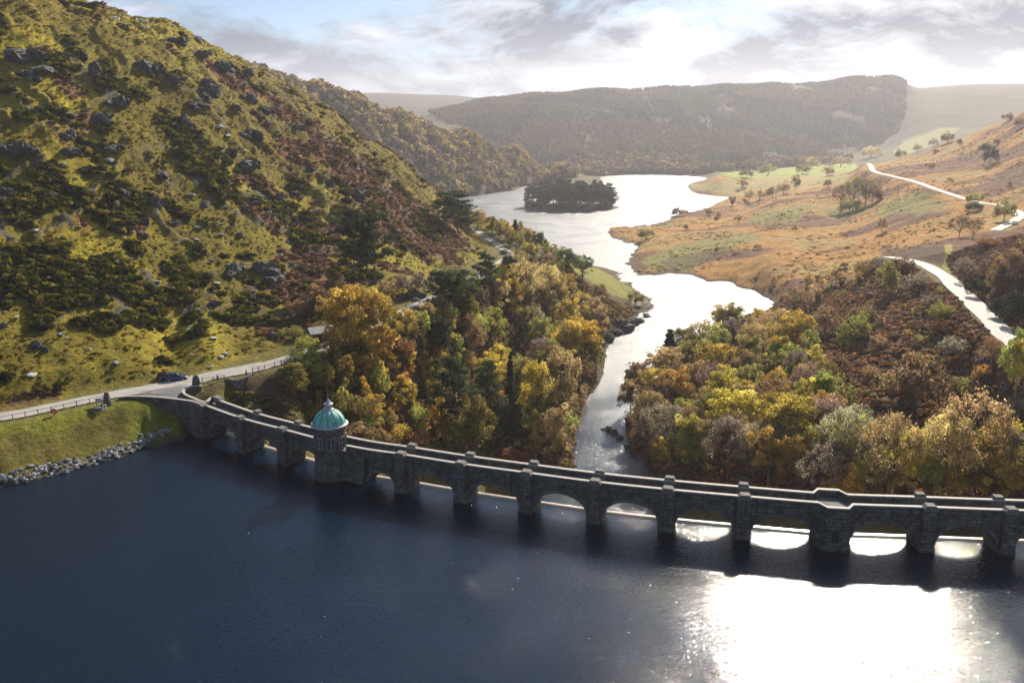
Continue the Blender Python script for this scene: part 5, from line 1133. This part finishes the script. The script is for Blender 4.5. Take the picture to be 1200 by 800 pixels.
# rocks on the lower shore
for u, v, w_, h_ in ((732, 387, 22, 20), (742, 380, 14, 10), (748, 377, 12, 8), (722, 391, 14, 12), (713, 397, 12, 10), (706, 404, 10, 8), (758, 371, 9, 5)):
    o = put_rock(CRAG, 'shore_rock', u, v, w_, h_, .35)
    if o: PLACED.append([o, u, v, w_, 'shore'])
for u, v, w_, h_ in ((714, 504, 10, 7), (720, 507, 9, 7), (708, 503, 8, 4), (726, 513, 9, 7), (735, 522, 9, 6)):
    p = at_z(u, v, ZF); o = link('shore_rock', random.choice(CRAG)); kk = slant(p)/F; o.location = p; o.scale = (w_*kk, w_*kk, h_*kk*1.2); o.rotation_euler = (0, 0, random.uniform(0, 6)); PLACED.append([o, u, v, w_, 'shore'])

# ------------------------------------------------------------------ standing stones at the dam gate
M_STAND = rock_mat('standing_stone', (.115, .105, .105), (.16, .15, .13))
def standing(u, v, h, r, label, sharp):
    p = hit(u, v); mb = MB(); prof = [(r*1.0, -.4), (r*1.02, .1*h), (r*.92, .45*h), (r*.72, .78*h), (r*sharp, .95*h), (.05, h)]
    mb.lathe(prof, 9); m = mb.mesh('standing_stone', M_STAND); b = random.Random(u)
    for v_ in m.vertices: v_.co.x += b.uniform(-.1, .1); v_.co.y = v_.co.y*.8+b.uniform(-.1, .1)
    o = link('standing_stone', m); o.location = (p.x, p.y, p.z); tag(o, label, 'stone')
standing(126, 474, 2.6, .82, 'flat-topped standing stone at the end of the fence above the lawn', .5)
standing(231, 454.5, 2.9, .95, 'round-headed standing stone inside the hooked wing wall', .36)

# ------------------------------------------------------------------ fences
M_WOOD = simple('weathered_wood', (.13, .115, .10), .85, var=.4, scale=5); M_WOODD = simple('dark_fence_wood', (.07, .06, .055), .85, var=.4, scale=5)
def on_ground(p):
    return Vector((p.x, p.y, float(ground(np.array([p.x]), np.array([p.y]))[0])))
def fence(pts, gap, h, rails, label, mat, name='wooden_fence', pr=.06):
    path = []; 
    for a, b in zip(pts, pts[1:]):
        n = max(1, round((b-a).length/gap))
        for k in range(n): path.append(a.lerp(b, k/n))
    path.append(pts[-1]); path = [on_ground(p) for p in path]
    o = empty(name, path[0]); inv = -path[0]; m = None
    mb = MB(); mb.box((0, 0, h/2-.15), (pr*2, pr*2, h+.3)); pm = mb.mesh('post', mat)
    for p in path[:100]:
        q = link('post', pm, None, o); q.location = p+inv; q.rotation_euler = (random.uniform(-.04, .04), random.uniform(-.04, .04), random.uniform(0, 1))
    for r in rails:
        for a, b in zip(path, path[1:]):
            mb = MB(); mb.tube([a+inv+Vector((0, 0, r)), b+inv+Vector((0, 0, r+random.uniform(-.02, .02)))], .045, 4); mb.build('rail', mat, o)
    return tag(o, label, 'fence')
hp = lambda *a: [hit(u, v) for u, v in a]
fence(hp((-30, 500), (0, 494.5), (30, 489), (60, 483), (90, 476), (120, 469.5)), 2.3, 1.15, (1.0,), 'wooden post and rail fence between the lane and the lawn', M_WOODD)
fence(hp((237, 448), (250, 447), (263, 445)), 1.8, 1.15, (.55, 1.0), 'short wooden rail fence beside the person in red', M_WOOD)
fence(hp((296, 437), (310, 433), (322, 430), (337, 425.5)), 1.8, 1.25, (.6, 1.1), 'wooden rail fence along the lane past the retaining wall', M_WOODD)
fence([at_z(u, v, 7.9) for u, v in ((1102, 334), (1116, 349), (1131, 366), (1147, 383), (1163, 400))], 2.6, 1.3, (1.0,), 'dark post fence along the lower side of the pale valley road', M_WOODD, pr=.1)
# field gate on the lane
p = hit(484, 362.5); gt = empty('field_gate', p, math.radians(8)); tag(gt, 'five-barred wooden field gate across the lane bend', 'gate')
for x in (-2.1, 2.1): mb = MB(); mb.box((x, 0, .6), (.22, .22, 1.8)); mb.build('gate_post', M_WOOD, gt)
mb = MB()
for z in (.3, .55, .8, 1.05, 1.3): mb.box((0, 0, z), (3.9, .06, .1))
mb.tube([(-1.9, .06, .3), (1.9, .06, 1.3)], .05, 4)
for x in (-1.9, 1.9): mb.box((x, 0, .8), (.1, .08, 1.2))
mb.build('leaf', M_WOOD, gt)
# retaining wall and lane-side wall
def rubble_wall(pts, h, thick, label, drop=.4):
    mb = MB(); S = []
    for p in pts: 
        i = pts.index(p); t = pts[min(i+1, len(pts)-1)]-pts[max(i-1, 0)]; t.z = 0; t.normalize(); nn = Vector((-t.y, t.x, 0))
        S.append((p-nn*thick/2-Vector((0, 0, drop)), p-nn*thick/2+Vector((0, 0, h+random.uniform(-.08, .08))), p+nn*thick/2+Vector((0, 0, h)), p+nn*thick/2-Vector((0, 0, drop))))
    solid(mb, S); return tag(mb.build('stone_wall', M_RUBW), label, 'wall')
M_RUBW = stone('rubble_walling', (.24, .225, .20), (.13, .125, .12), (.07, .065, .06), .55, .28, .8)
rubble_wall(spline([at_z(266, 447, 6.3), at_z(276, 449.5, 6.3), at_z(287, 447, 6.4), at_z(296, 441, 6.7)], 5), .9, .7, 'mossy retaining wall of rough stone below the lane', 2.4)
rubble_wall(spline([hit(368, 412), hit(380, 407.5), hit(394, 402)], 5), 1.0, .6, 'low rough stone wall on the lane verge below the hut')
# ------------------------------------------------------------------ stone hut
p = hit(376, 397); hut = empty('stone_hut', p, math.radians(30)); tag(hut, 'small dark stone hut with pale slate roof above the lane', 'hut')
M_SLATE = simple('pale_slate', (.36, .35, .34), .6, var=.55, scale=1.4, bump=.5); M_HUT = stone('hut_stone', (.12, .115, .115), (.075, .072, .072), (.05, .05, .05), .6, .3, .6)
Lx, Wy, Hh, Rr = 2.9, 1.9, 2.0, 1.1
mb = MB(); b0 = [(-Lx, -Wy), (Lx, -Wy), (Lx, Wy), (-Lx, Wy)]
for i in range(4):
    (x0, y0), (x1, y1) = b0[i], b0[(i+1) % 4]; w_ = math.hypot(x1-x0, y1-y0)
    mb.face([(x0, y0, -1), (x1, y1, -1), (x1, y1, Hh), (x0, y0, Hh)], [(0, -1), (w_, -1), (w_, Hh), (0, Hh)])
for x in (-Lx, Lx): mb.face([(x, -Wy, Hh), (x, Wy, Hh), (x, 0, Hh+Rr)], [(0, Hh), (2*Wy, Hh), (Wy, Hh+Rr)])
mb.build('wall', M_HUT, hut)
mb = MB(); e = .35
for s in (-1, 1):
    A = [(-Lx-e, s*(Wy+e), Hh-e*Rr/Wy), (Lx+e, s*(Wy+e), Hh-e*Rr/Wy), (Lx+e, 0, Hh+Rr+.02), (-Lx-e, 0, Hh+Rr+.02)]; B = [(x, y, z+.14) for x, y, z in A]
    mb.face(A); mb.face(B)
    for i in range(4): mb.face([A[i], A[(i+1) % 4], B[(i+1) % 4], B[i]])
mb.build('roof', M_SLATE, hut)
mb = MB(); mb.box((.6, -Wy-.02, .9), (.95, .1, 1.9)); mb.build('door', M_WOODD, hut)
# farmhouse far up the valley
p = hit(972, 193.5)
if p:
    fh = empty('farmhouse', p, .3); tag(fh, 'tiny white farmhouse among the trees at the head of the fields', 'house')
    Mw = simple('whitewash', (.72, .71, .68), .8, var=.1); Ms = simple('farm_slate', (.12, .12, .13), .7)
    mb = MB(); mb.box((0, 0, 2.4), (13, 7, 6)); mb.build('wall', Mw, fh)
    mb = MB()
    for s in (-1, 1): mb.face([(-6.9, s*3.9, 5.2), (6.9, s*3.9, 5.2), (6.9, 0, 8.3), (-6.9, 0, 8.3)])
    for x in (-6.5, 6.5): mb.face([(x, -3.5, 5.4), (x, 3.5, 5.4), (x, 0, 8.2)])
    rf = mb.build('roof', Ms, fh)
    for x in (-5.6, 5.6): mb = MB(); mb.box((x, 0, 8.6), (1, 1, 1.8)); mb.build('chimney', Mw, rf)
    for x in (-4, 0, 4):
        for z in (1.6, 4): mb = MB(); mb.box((x, -3.52, z), (1.1, .1, 1.2)); mb.build('window', M_GLASS, fh)
# ------------------------------------------------------------------ picnic table, board, A-frame, lifebuoy
p = hit(114, 482); tb = empty('picnic_table', p, .25); tag(tb, 'weathered blue-grey picnic table on the lawn by the standing stone', 'picnic table')
M_TEAL = simple('blue_grey_wood', (.10, .15, .18), .7, var=.3, scale=4)
mb = MB()
for k in range(5): mb.box((0, -.34+k*.17, .76), (1.9, .15, .05))
mb.build('table_top', M_TEAL, tb)
for y in (-.75, .75):
    mb = MB()
    for k in (-.08, .08): mb.box((0, y+k, .45), (1.9, .14, .05))
    mb.build('seat', M_TEAL, tb)
for x in (-.7, .7):
    mb = MB(); mb.tube([(x, -.75, 0), (x, -.25, .74)], .05, 4); mb.tube([(x, .75, 0), (x, .25, .74)], .05, 4); mb.tube([(x, -.85, .4), (x, .85, .4)], .05, 4); mb.build('leg', M_WOODD, tb)
p = hit(116, 476); bd = empty('notice_board', p, .1); tag(bd, 'plain grey notice board on two posts behind the picnic table', 'notice board')
mb = MB(); mb.box((0, 0, 1.25), (1.1, .08, .8)); mb.build('panel', simple('grey_board', (.36, .36, .40), .5, var=.1), bd)
for x in (-.48, .48): mb = MB(); mb.box((x, .08, .6), (.1, .1, 2.1)); mb.build('post', M_WOODD, bd)
p = hit(123, 481); af = empty('folding_sign', p, .9); tag(af, 'white folding A-frame standing on the lawn beside the picnic table', 'sign')
Mwh = simple('white_board', (.75, .75, .72), .5, var=.06)
for s in (-1, 1):
    mb = MB(); a = [(-.38, s*.34, 0), (.38, s*.34, 0), (.32, s*.03, 1.15), (-.32, s*.03, 1.15)]
    for i in (1, 3): mb.tube([a[i], a[(i+1) % 4]], .05, 4)
    mb.tube([a[3], a[2]], .06, 4); mb.tube([tuple(.6*x+.4*y for x, y in zip(a[0], a[3])), tuple(.6*x+.4*y for x, y in zip(a[1], a[2]))], .05, 4); mb.build('leaf', Mwh, af)
p = hit(64, 487); lb = empty('lifebuoy_stand', p, .2); tag(lb, 'red lifebuoy ring on a short post beside the lane fence', 'lifebuoy')
mb = MB(); mb.box((0, .1, .45), (.12, .12, 1.5)); mb.build('post', M_WOODD, lb)
mb = MB(); R_, r_ = .46, .17
rg = [[(0+(R_+r_*math.cos(b_))*math.cos(a_), -.1+r_*math.sin(b_), .95+(R_+r_*math.cos(b_))*math.sin(a_)*.9) for b_ in [2*PI*j/8 for j in range(8)]] for a_ in [2*PI*i/24 for i in range(24)]]
for i in range(24):
    for j in range(8): mb.face([rg[i][j], rg[(i+1) % 24][j], rg[(i+1) % 24][(j+1) % 8], rg[i][(j+1) % 8]])
mb.build('ring', simple('lifebuoy_red', (.45, .07, .08), .5, var=.1), lb, True)
# ------------------------------------------------------------------ skinned figures
def skin(name, verts, edges, rad, mat, parent=None, sub=1, root=0):
    me = bpy.data.meshes.new(name); me.from_pydata(verts, edges, []); o = bpy.data.objects.new(name+'_tmp', me); COL.objects.link(o)
    md = o.modifiers.new('skin', 'SKIN'); md.use_smooth_shade = True
    for i, r in enumerate(rad): me.skin_vertices[0].data[i].radius = (r, r) if not hasattr(r, '__len__') else r
    me.skin_vertices[0].data[root].use_root = True
    s = o.modifiers.new('sub', 'SUBSURF'); s.levels = sub; s.render_levels = sub
    dg = bpy.context.evaluated_depsgraph_get(); m2 = bpy.data.meshes.new_from_object(o.evaluated_get(dg)); bpy.data.objects.remove(o)
    m2.name = name; m2.materials.clear(); m2.materials.append(mat); return link(name, m2, None, parent)
def person(u, v, rz, top, legs, hair, label):
    p = hit(u, v); o = empty('person', p, rz); tag(o, label, 'person')
    V = [(0, 0, .95), (0, 0, 1.15), (0, -.01, 1.38), (0, 0, 1.50), (0, .02, 1.62), (0, .02, 1.72), (.19, 0, 1.40), (.25, .03, 1.14), (.24, .12, .92), (-.19, 0, 1.40), (-.25, .02, 1.14), (-.23, .1, .92), (.1, 0, .90), (.11, .06, .5), (.11, -.02, .08), (.12, .14, .03), (-.1, 0, .90), (-.11, -.06, .5), (-.11, -.14, .1), (-.12, .0, .03)]
    E = [(0, 1), (1, 2), (2, 3), (3, 4), (4, 5), (2, 6), (6, 7), (7, 8), (2, 9), (9, 10), (10, 11), (0, 12), (12, 13), (13, 14), (14, 15), (0, 16), (16, 17), (17, 18), (18, 19)]
    Rr_ = [.12, .11, .13, .055, .095, .07, .055, .045, .035, .055, .045, .035, .085, .06, .045, .04, .085, .06, .045, .04]
    skin('body', V, E, Rr_, simple('skin_tone', (.42, .27, .20), .6, var=.05), o)
    skin('jacket', [V[i] for i in (0, 1, 2, 6, 7, 9, 10)], [(0, 1), (1, 2), (2, 3), (3, 4), (2, 5), (5, 6)], [.16, .155, .17, .085, .07, .085, .07], top, o)
    skin('trousers', [(0, 0, .93)]+[V[i] for i in (12, 13, 14, 16, 17, 18)], [(0, 1), (1, 2), (2, 3), (0, 4), (4, 5), (5, 6)], [.14, .11, .085, .07, .11, .085, .07], legs, o)
    skin('hair', [(0, -.02, 1.66), (0, -.015, 1.75)], [(0, 1)], [.1, .085], hair, o)
M_RED = simple('red_cloth', (.50, .06, .05), .8, var=.15); M_NAVY = simple('dark_cloth', (.03, .035, .045), .9, var=.2); M_HAIR = simple('dark_hair', (.035, .025, .02), .6)
person(255.3, 447, -.6, M_RED, M_NAVY, M_HAIR, 'person in a red top and dark trousers walking on the lane edge')
person(289, 441.5, 2.2, M_NAVY, M_NAVY, M_HAIR, 'person in dark clothes on the lane at the retaining wall end')
M_WOOL = simple('sheep_wool', (.74, .70, .62), .95, var=.1, scale=8); M_FACE = simple('sheep_face', (.35, .32, .28), .8)
def sheep_proto():
    o = empty('sheep', (0, 0, 0))
    V = [(0, 0, .62), (.32, 0, .66), (-.36, 0, .64), (.56, 0, .80), (.72, 0, .78), (.3, .13, .4), (.3, .13, .05), (.3, -.13, .4), (.3, -.13, .05), (-.34, .13, .42), (-.4, .13, .24), (-.36, .13, .04), (-.34, -.13, .42), (-.4, -.13, .24), (-.36, -.13, .04), (-.5, 0, .6)]
    E = [(0, 1), (0, 2), (1, 3), (3, 4), (1, 5), (5, 6), (1, 7), (7, 8), (2, 9), (9, 10), (10, 11), (2, 12), (12, 13), (13, 14), (2, 15)]
    skin('body', V, E, [.27, .26, .27, .13, .075, .07, .04, .07, .04, .08, .045, .04, .08, .045, .04, .06], M_WOOL, o, 2)
    for s in (-1, 1): mb = MB(); mb.tube([(.6, s*.08, .86), (.58, s*.2, .84)], [.04, .015], 5); mb.build('ear', M_FACE, o)
    return o
sp = sheep_proto(); first = True
SH = [(135, 24.5, 1.7), (139, 25.5, 1.7), (160, 26, 1.6), (165, 26.5, 1.6), (167.5, 27.5, 1.6), (172.5, 28, 1.7), (167, 34, 1.7), (173, 35.5, 1.7), (636, 307, 1.3), (645, 309, 1.3)]
WH = ['first from the left in the flock high on the hill', 'second from the left in the flock high on the hill', 'leftmost of the four in line near the hill skyline', 'second of the four in line near the hill skyline', 'third of the four in line near the hill skyline', 'rightmost of the four in line near the hill skyline', 'left of the lower pair on the high hill', 'right of the lower pair on the high hill', 'left of two on the small lakeside meadow', 'right of two on the small lakeside meadow']
for (u, v, sc_), wh in zip(SH, WH):
    p = hit(u, v)
    if p is None: continue
    if first: o = sp; first = False
    else:
        o = sp.copy(); COL.objects.link(o)
        for c in sp.children: d_ = c.copy(); COL.objects.link(d_); d_.parent = o
    o.location = p; o.rotation_euler = (0, 0, random.uniform(0, 6)); o.scale = (sc_,)*3; tag(o, 'white sheep, '+wh, 'sheep', 'sheep grazing')
# ------------------------------------------------------------------ cars
def car(u, v, rz, paint, label, scale=1.0):
    p = hit(u, v); o = empty('parked_car', p, rz); o.scale = (scale,)*3; tag(o, label, 'car')
    # body by cross sections along x: (x, half width, z low, z belt)
    def loft(secs, name, mat, par):
        mb = MB(); rings = [[mb.vert(q) for q in s] for s in secs]
        for A, B in zip(rings, rings[1:]):
            n = len(A)
            for k in range(n): mb.f.append([A[k], A[(k+1) % n], B[(k+1) % n], B[k]])
        mb.f.append(rings[0][::-1]); mb.f.append(rings[-1]); return mb.build(name, mat, par, True)
    def ring(x, w, z0, z1, cr): return [(x, -w, z0+.12), (x, -w*.96, z0), (x, w*.96, z0), (x, w, z0+.12), (x, w, z1-cr), (x, w-cr*.8, z1), (x, -w+cr*.8, z1), (x, -w, z1-cr)]
    body = loft([ring(-2.2, .74, .38, .86, .1), ring(-2.12, .84, .30, .95, .1), ring(-1.3, .90, .22, 1.0, .1), ring(0, .91, .2, .99, .1), ring(1.0, .90, .2, .96, .12), ring(1.75, .86, .24, .84, .12), ring(2.12, .76, .3, .7, .12), ring(2.22, .62, .36, .6, .08)], 'body', paint, o)
    loft([[(x, -w, .95), (x, w, .95), (x2, w2, z), (x2, -w2, z)] for x, w, x2, w2, z in ((-2.05, .80, -1.86, .62, 1.42), (-1.2, .84, -1.1, .68, 1.5), (0, .84, -.05, .68, 1.5), (1.05, .8, .35, .64, 1.44))], 'cabin', M_GLASS, o)
    loft([ring(-1.98, .62, 1.42, 1.47, .02), ring(-1.1, .70, 1.485, 1.55, .03), ring(-.05, .70, 1.485, 1.55, .03), ring(.45, .64, 1.41, 1.46, .02)], 'roof', paint, o)
    for s in (-1, 1):
        mb = MB()
        for a, b_ in (((1.05, s*.81, .95), (.35, s*.66, 1.45)), ((-.1, s*.85, .95), (-.1, s*.7, 1.5)), ((-1.2, s*.85, .95), (-1.12, s*.7, 1.5)), ((-2.0, s*.81, .93), (-1.84, s*.64, 1.45))): mb.tube([a, b_], .05, 4)
        mb.build('pillar', paint, o)
        for x in (-1.35, 1.38):
            mb = MB(); mb.tube([(x, s*.72, .33), (x, s*.93, .33)], .33, 20); t = mb.build('wheel', M_TYRE, o)
            mb = MB(); mb.tube([(x, s*.86, .33), (x, s*.945, .33)], .2, 14); mb.build('rim', M_RIM, t)
        mb = MB(); mb.box((2.1, s*.55, .66), (.2, .34, .14)); mb.build('headlight', M_LAMP, o)
        mb = MB(); mb.box((-2.13, s*.66, .84), (.12, .22, .2)); mb.build('tail_light', M_RED, o)
        mb = MB(); mb.box((.72, s*.98, 1.02), (.16, .16, .12)); mb.build('mirror', paint, o)
    return o
M_TYRE = simple('tyre', (.02, .02, .02), .9); M_RIM = simple('rim', (.45, .45, .46), .35, .6); M_LAMP = simple('lamp_glass', (.7, .7, .7), .15)
def paint(name, c): m = simple(name, c, .3, .2, .05, 1, .6); return m
car(207, 445.5, math.radians(16), paint('blue_paint', (.012, .045, .10)), 'dark blue estate car parked on the lane near the dam', 1.06)
car(196, 443.5, math.radians(14), paint('maroon_paint', (.07, .012, .016)), 'dark red car parked close behind the blue estate car', .95)

# ------------------------------------------------------------------ labels that single out each tree and rock
LM = [(385, 500, 'the valve tower'), (375, 388, 'the stone hut'), (668, 235, 'the island'), (757, 356, 'the gravel point'), (484, 362, 'the field gate'), (980, 590, 'the dam refuge bay'), (783, 415, 'the dark lakeside spruce'), (674, 312, 'the lakeside meadow'), (1140, 355, 'the pale valley road'), (1055, 302, 'the top of the pale valley road'), (1195, 252, 'the hairpin of the moor road'), (1022, 197, 'the far end of the moor road'), (440, 372, 'the big amber tree'), (280, 452, 'the retaining wall'), (430, 290, 'the hillside pine pair'), (530, 245, 'the skyline pines'), (207, 441, 'the parked cars'), (155, 27, 'the sheep flock'), (713, 272, 'the moor tip in the lake'), (872, 238, 'the lake inlet corner'), (900, 352, 'the near moor shore'), (800, 217, 'the far pale field'), (598, 460, 'the dark gorge spruce'), (632, 470, 'the tall golden gorge tree'), (801, 525, 'the pale yellow tree behind the dam'), (1130, 530, 'the great sparse tree behind the dam'), (60, 490, 'the lane fence'), (231, 450, 'the round-headed standing stone'), (17, 165, 'the big square crag'), (972, 192, 'the white farmhouse'), (1095, 300, 'the bright grass strip')]
for k, (u, v) in enumerate([(470, 529), (540, 540), (617, 550), (697, 561), (783, 570), (873, 578), (1090, 590), (1185, 594)]):
    LM.append((u, v, 'the '+['first', 'second', 'third', 'fourth', 'fifth', 'sixth', 'eighth', 'ninth'][k]+' pier past the tower'))
def near_phrase(u, v):
    best = None
    for a, b, n in LM:
        d = math.hypot(u-a, (v-b)*1.2)
        if best is None or d < best[0]: best = (d, a, b, n)
    d, a, b, n = best; dx, dy = u-a, v-b
    if d < 9: return 'beside '+n
    if abs(dx) < 14 or abs(dy) > 2.6*abs(dx): r = 'above' if dy < 0 else 'below'
    elif abs(dy) < .38*abs(dx): r = 'left of' if dx < 0 else 'right of'
    else: r = ('up' if dy < 0 else 'down')+(' left of' if dx < 0 else ' right of')
    if d < 34: r = 'just '+r
    return r+' '+n
pend = []
for o, kind, col, u, vt, vb, hp_, wp_, wh in TREES:
    fm, noun = FORM[kind]; sz = ('tall ' if hp_ > 62 else 'small ' if hp_ < 24 else '') if kind != 'bush' else ('big ' if hp_ > 36 else 'tiny ' if hp_ < 12 else '')
    fm = '' if len(near_phrase(u, (vt+vb)/2).split()) > 8 else fm+' '; pend.append([o, f'{sz}{CWORD[col]} {fm}{noun} {near_phrase(u, (vt+vb)/2)}', CATS[kind], 'trees and shrubs of the banks' if kind != 'bush' else 'shrubs on banks and moor', u])
for o, u, v, w_, kind in PLACED:
    if kind == 'shore': pend.append([o, f"{'big' if w_ > 15 else 'small'} lakeside rock {near_phrase(u, v)}", 'rock', 'shore rocks', u])
    elif kind == 'crag': pend.append([o, f"{'large' if w_ > 26 else 'small' if w_ < 14 else 'medium'} dark crag on the hill {near_phrase(u, v)}", 'rock outcrop', 'rock outcrops on the hill', u])
    else: pend.append([o, f"{'large' if w_ > 9 else 'small' if w_ < 7 else 'medium'} pale boulder on the hill {near_phrase(u, v)}", 'boulder', 'pale boulders on the hill', u])
by = {}
for r in pend: by.setdefault(r[1], []).append(r)
ORD = ['first', 'second', 'third', 'fourth', 'fifth', 'sixth', 'seventh', 'eighth', 'ninth', 'tenth', 'eleventh', 'twelfth']
for lab, rs in by.items():
    rs.sort(key=lambda r: r[4]); n = len(rs)
    for i, r in enumerate(rs):
        l = lab
        if n == 2: l += ', left one' if i == 0 else ', right one'
        elif n > 2: l += ', leftmost' if i == 0 else ', rightmost' if i == n-1 else ', '+ORD[min(i, 11)]+' from left'
        tag(r[0], l, r[2], r[3])
HAZE = 0.00009; EXPO = 0.92
# ------------------------------------------------------------------ light, sky, air, camera
SUN_AZ, SUN_EL = math.radians(22.6), math.radians(31.5)
sd = Vector((math.sin(SUN_AZ)*math.cos(SUN_EL), math.cos(SUN_AZ)*math.cos(SUN_EL), math.sin(SUN_EL)))
sl = bpy.data.lights.new('sun', 'SUN'); sl.energy = 5.0; sl.angle = math.radians(0.5); sl.color = (1, .90, .75)
so = bpy.data.objects.new('sun', sl); COL.objects.link(so); so.rotation_euler = (-sd).to_track_quat('-Z', 'Y').to_euler(); so.location = (60, 100, 200)
w = bpy.data.worlds.new('World'); SC.world = w; w.use_nodes = True; nt = w.node_tree; nt.nodes.clear()
wo = nt.nodes.new('ShaderNodeOutputWorld'); bg = nt.nodes.new('ShaderNodeBackground'); L(nt, bg.outputs[0], wo.inputs[0])
sky = nt.nodes.new('ShaderNodeTexSky'); sky.sky_type = 'NISHITA'; sky.sun_disc = False; sky.sun_elevation = SUN_EL; sky.sun_rotation = SUN_AZ
sky.air_density = 1.0; sky.dust_density = 0.6; sky.ozone_density = 1.5; sky.altitude = 300
bg.inputs['Strength'].default_value = 0.08
tc = N(nt, 'TexCoord'); sx = N(nt, 'SeparateXYZ'); L(nt, tc.outputs['Generated'], sx.inputs[0])
zc = mathn(nt, 'MAXIMUM', sx.outputs[2], 0.0)
# clouds drawn on a dome plane: direction / (height + c), stretched sideways
yy = mathn(nt, 'MAXIMUM', mathn(nt, 'ABSOLUTE', sx.outputs[1]), 0.25)
cb = N(nt, 'CombineXYZ'); L(nt, mathn(nt, 'DIVIDE', sx.outputs[0], yy), cb.inputs[0]); L(nt, mathn(nt, 'MULTIPLY', zc, 2.6), cb.inputs[1])
n_a = noise(nt, cb.outputs[0], 4.6, 8, .6, .5)
mp = N(nt, 'Mapping'); mp.inputs['Location'].default_value = (3.3, 1.7, 5.1); L(nt, cb.outputs[0], mp.inputs[0])
n_b = noise(nt, mp.outputs[0], 5.5, 8, .62, .4)
# more cloud towards the horizon and the sun, a blue gap to the upper left
lowm = ramp(nt, zc, [(0.02, 1.0), (0.13, 0.25), (0.3, 0.0)])
cover = mathn(nt, 'ADD', n_a, mathn(nt, 'MULTIPLY', lowm, 0.14))
cover = mathn(nt, 'ADD', cover, mathn(nt, 'MULTIPLY', sx.outputs[0], 0.22))
cov = ramp(nt, cover, [(0.44, 0.0), (0.58, 1.0)])
dt = N(nt, 'VectorMath', operation='DOT_PRODUCT'); L(nt, tc.outputs['Generated'], dt.inputs[0]); dt.inputs[1].default_value = sd
near = ramp(nt, dt.outputs['Value'], [(0.80, 0.0), (0.92, 0.3), (0.985, 1.0)])
skb = mixc(nt, 1.0, sky.outputs[0], (0.45, 0.56, 0.70), 'MULTIPLY')
cl_b = mixc(nt, near, (5.5, 5.8, 6.4), (6.0, 6.1, 6.3))
cl_d = mixc(nt, near, (.75, 1.1, 1.7), (1.05, 1.35, 1.85))
shade = ramp(nt, n_b, [(0.40, 0.0), (0.56, 1.0)])
cloud = mixc(nt, shade, cl_b, cl_d)
hz = ramp(nt, zc, [(0.0, 1.0), (0.06, .55), (0.12, 0.0)])
skyc = mixc(nt, mathn(nt, 'MULTIPLY', hz, .5), skb, (4.2, 4.7, 5.4))
cloud = mixc(nt, mathn(nt, 'MULTIPLY', hz, .6), cloud, (3.9, 4.2, 4.8))
fin = mixc(nt, cov, skyc, cloud)
# the overcast thins overhead: darker blue there
L(nt, mixc(nt, ramp(nt, zc, [(0.36, 0.0), (0.62, .85)]), fin, sky.outputs[0]), bg.inputs['Color'])

mh, nt, out = new_mat('haze_air')
vol = N(nt, 'VolumePrincipled'); vol.inputs['Color'].default_value = (0.90, 0.89, 0.97, 1); vol.inputs['Density'].default_value = HAZE; vol.inputs['Anisotropy'].default_value = 0.42
L(nt, vol.outputs[0], out.inputs['Volume'])
mb = MB(); mb.box((0, 2100, 160), (18000, 6400, 404)); hz_o = mb.build('haze', mh); tag(hz_o, kind='stuff')
cam = bpy.data.cameras.new('camera'); cam.sensor_fit = 'HORIZONTAL'; cam.sensor_width = 36; cam.lens = 36*F/1200; cam.clip_end = 30000; cam.clip_start = 1
co = bpy.data.objects.new('camera', cam); COL.objects.link(co); co.location = (0, 0, H); co.rotation_euler = (PI/2-PITCH, 0, 0); SC.camera = co
SC.view_settings.view_transform = 'Standard'; SC.view_settings.look = 'None'; SC.view_settings.exposure = EXPO; SC.view_settings.gamma = 1
SC.cycles.max_bounces = 6; SC.cycles.transparent_max_bounces = 8; SC.cycles.volume_bounces = 0; SC.cycles.diffuse_bounces = 3; SC.cycles.glossy_bounces = 3; SC.cycles.transmission_bounces = 5
SC.cycles.sample_clamp_indirect = 6; SC.cycles.caustics_reflective = False; SC.cycles.caustics_refractive = False
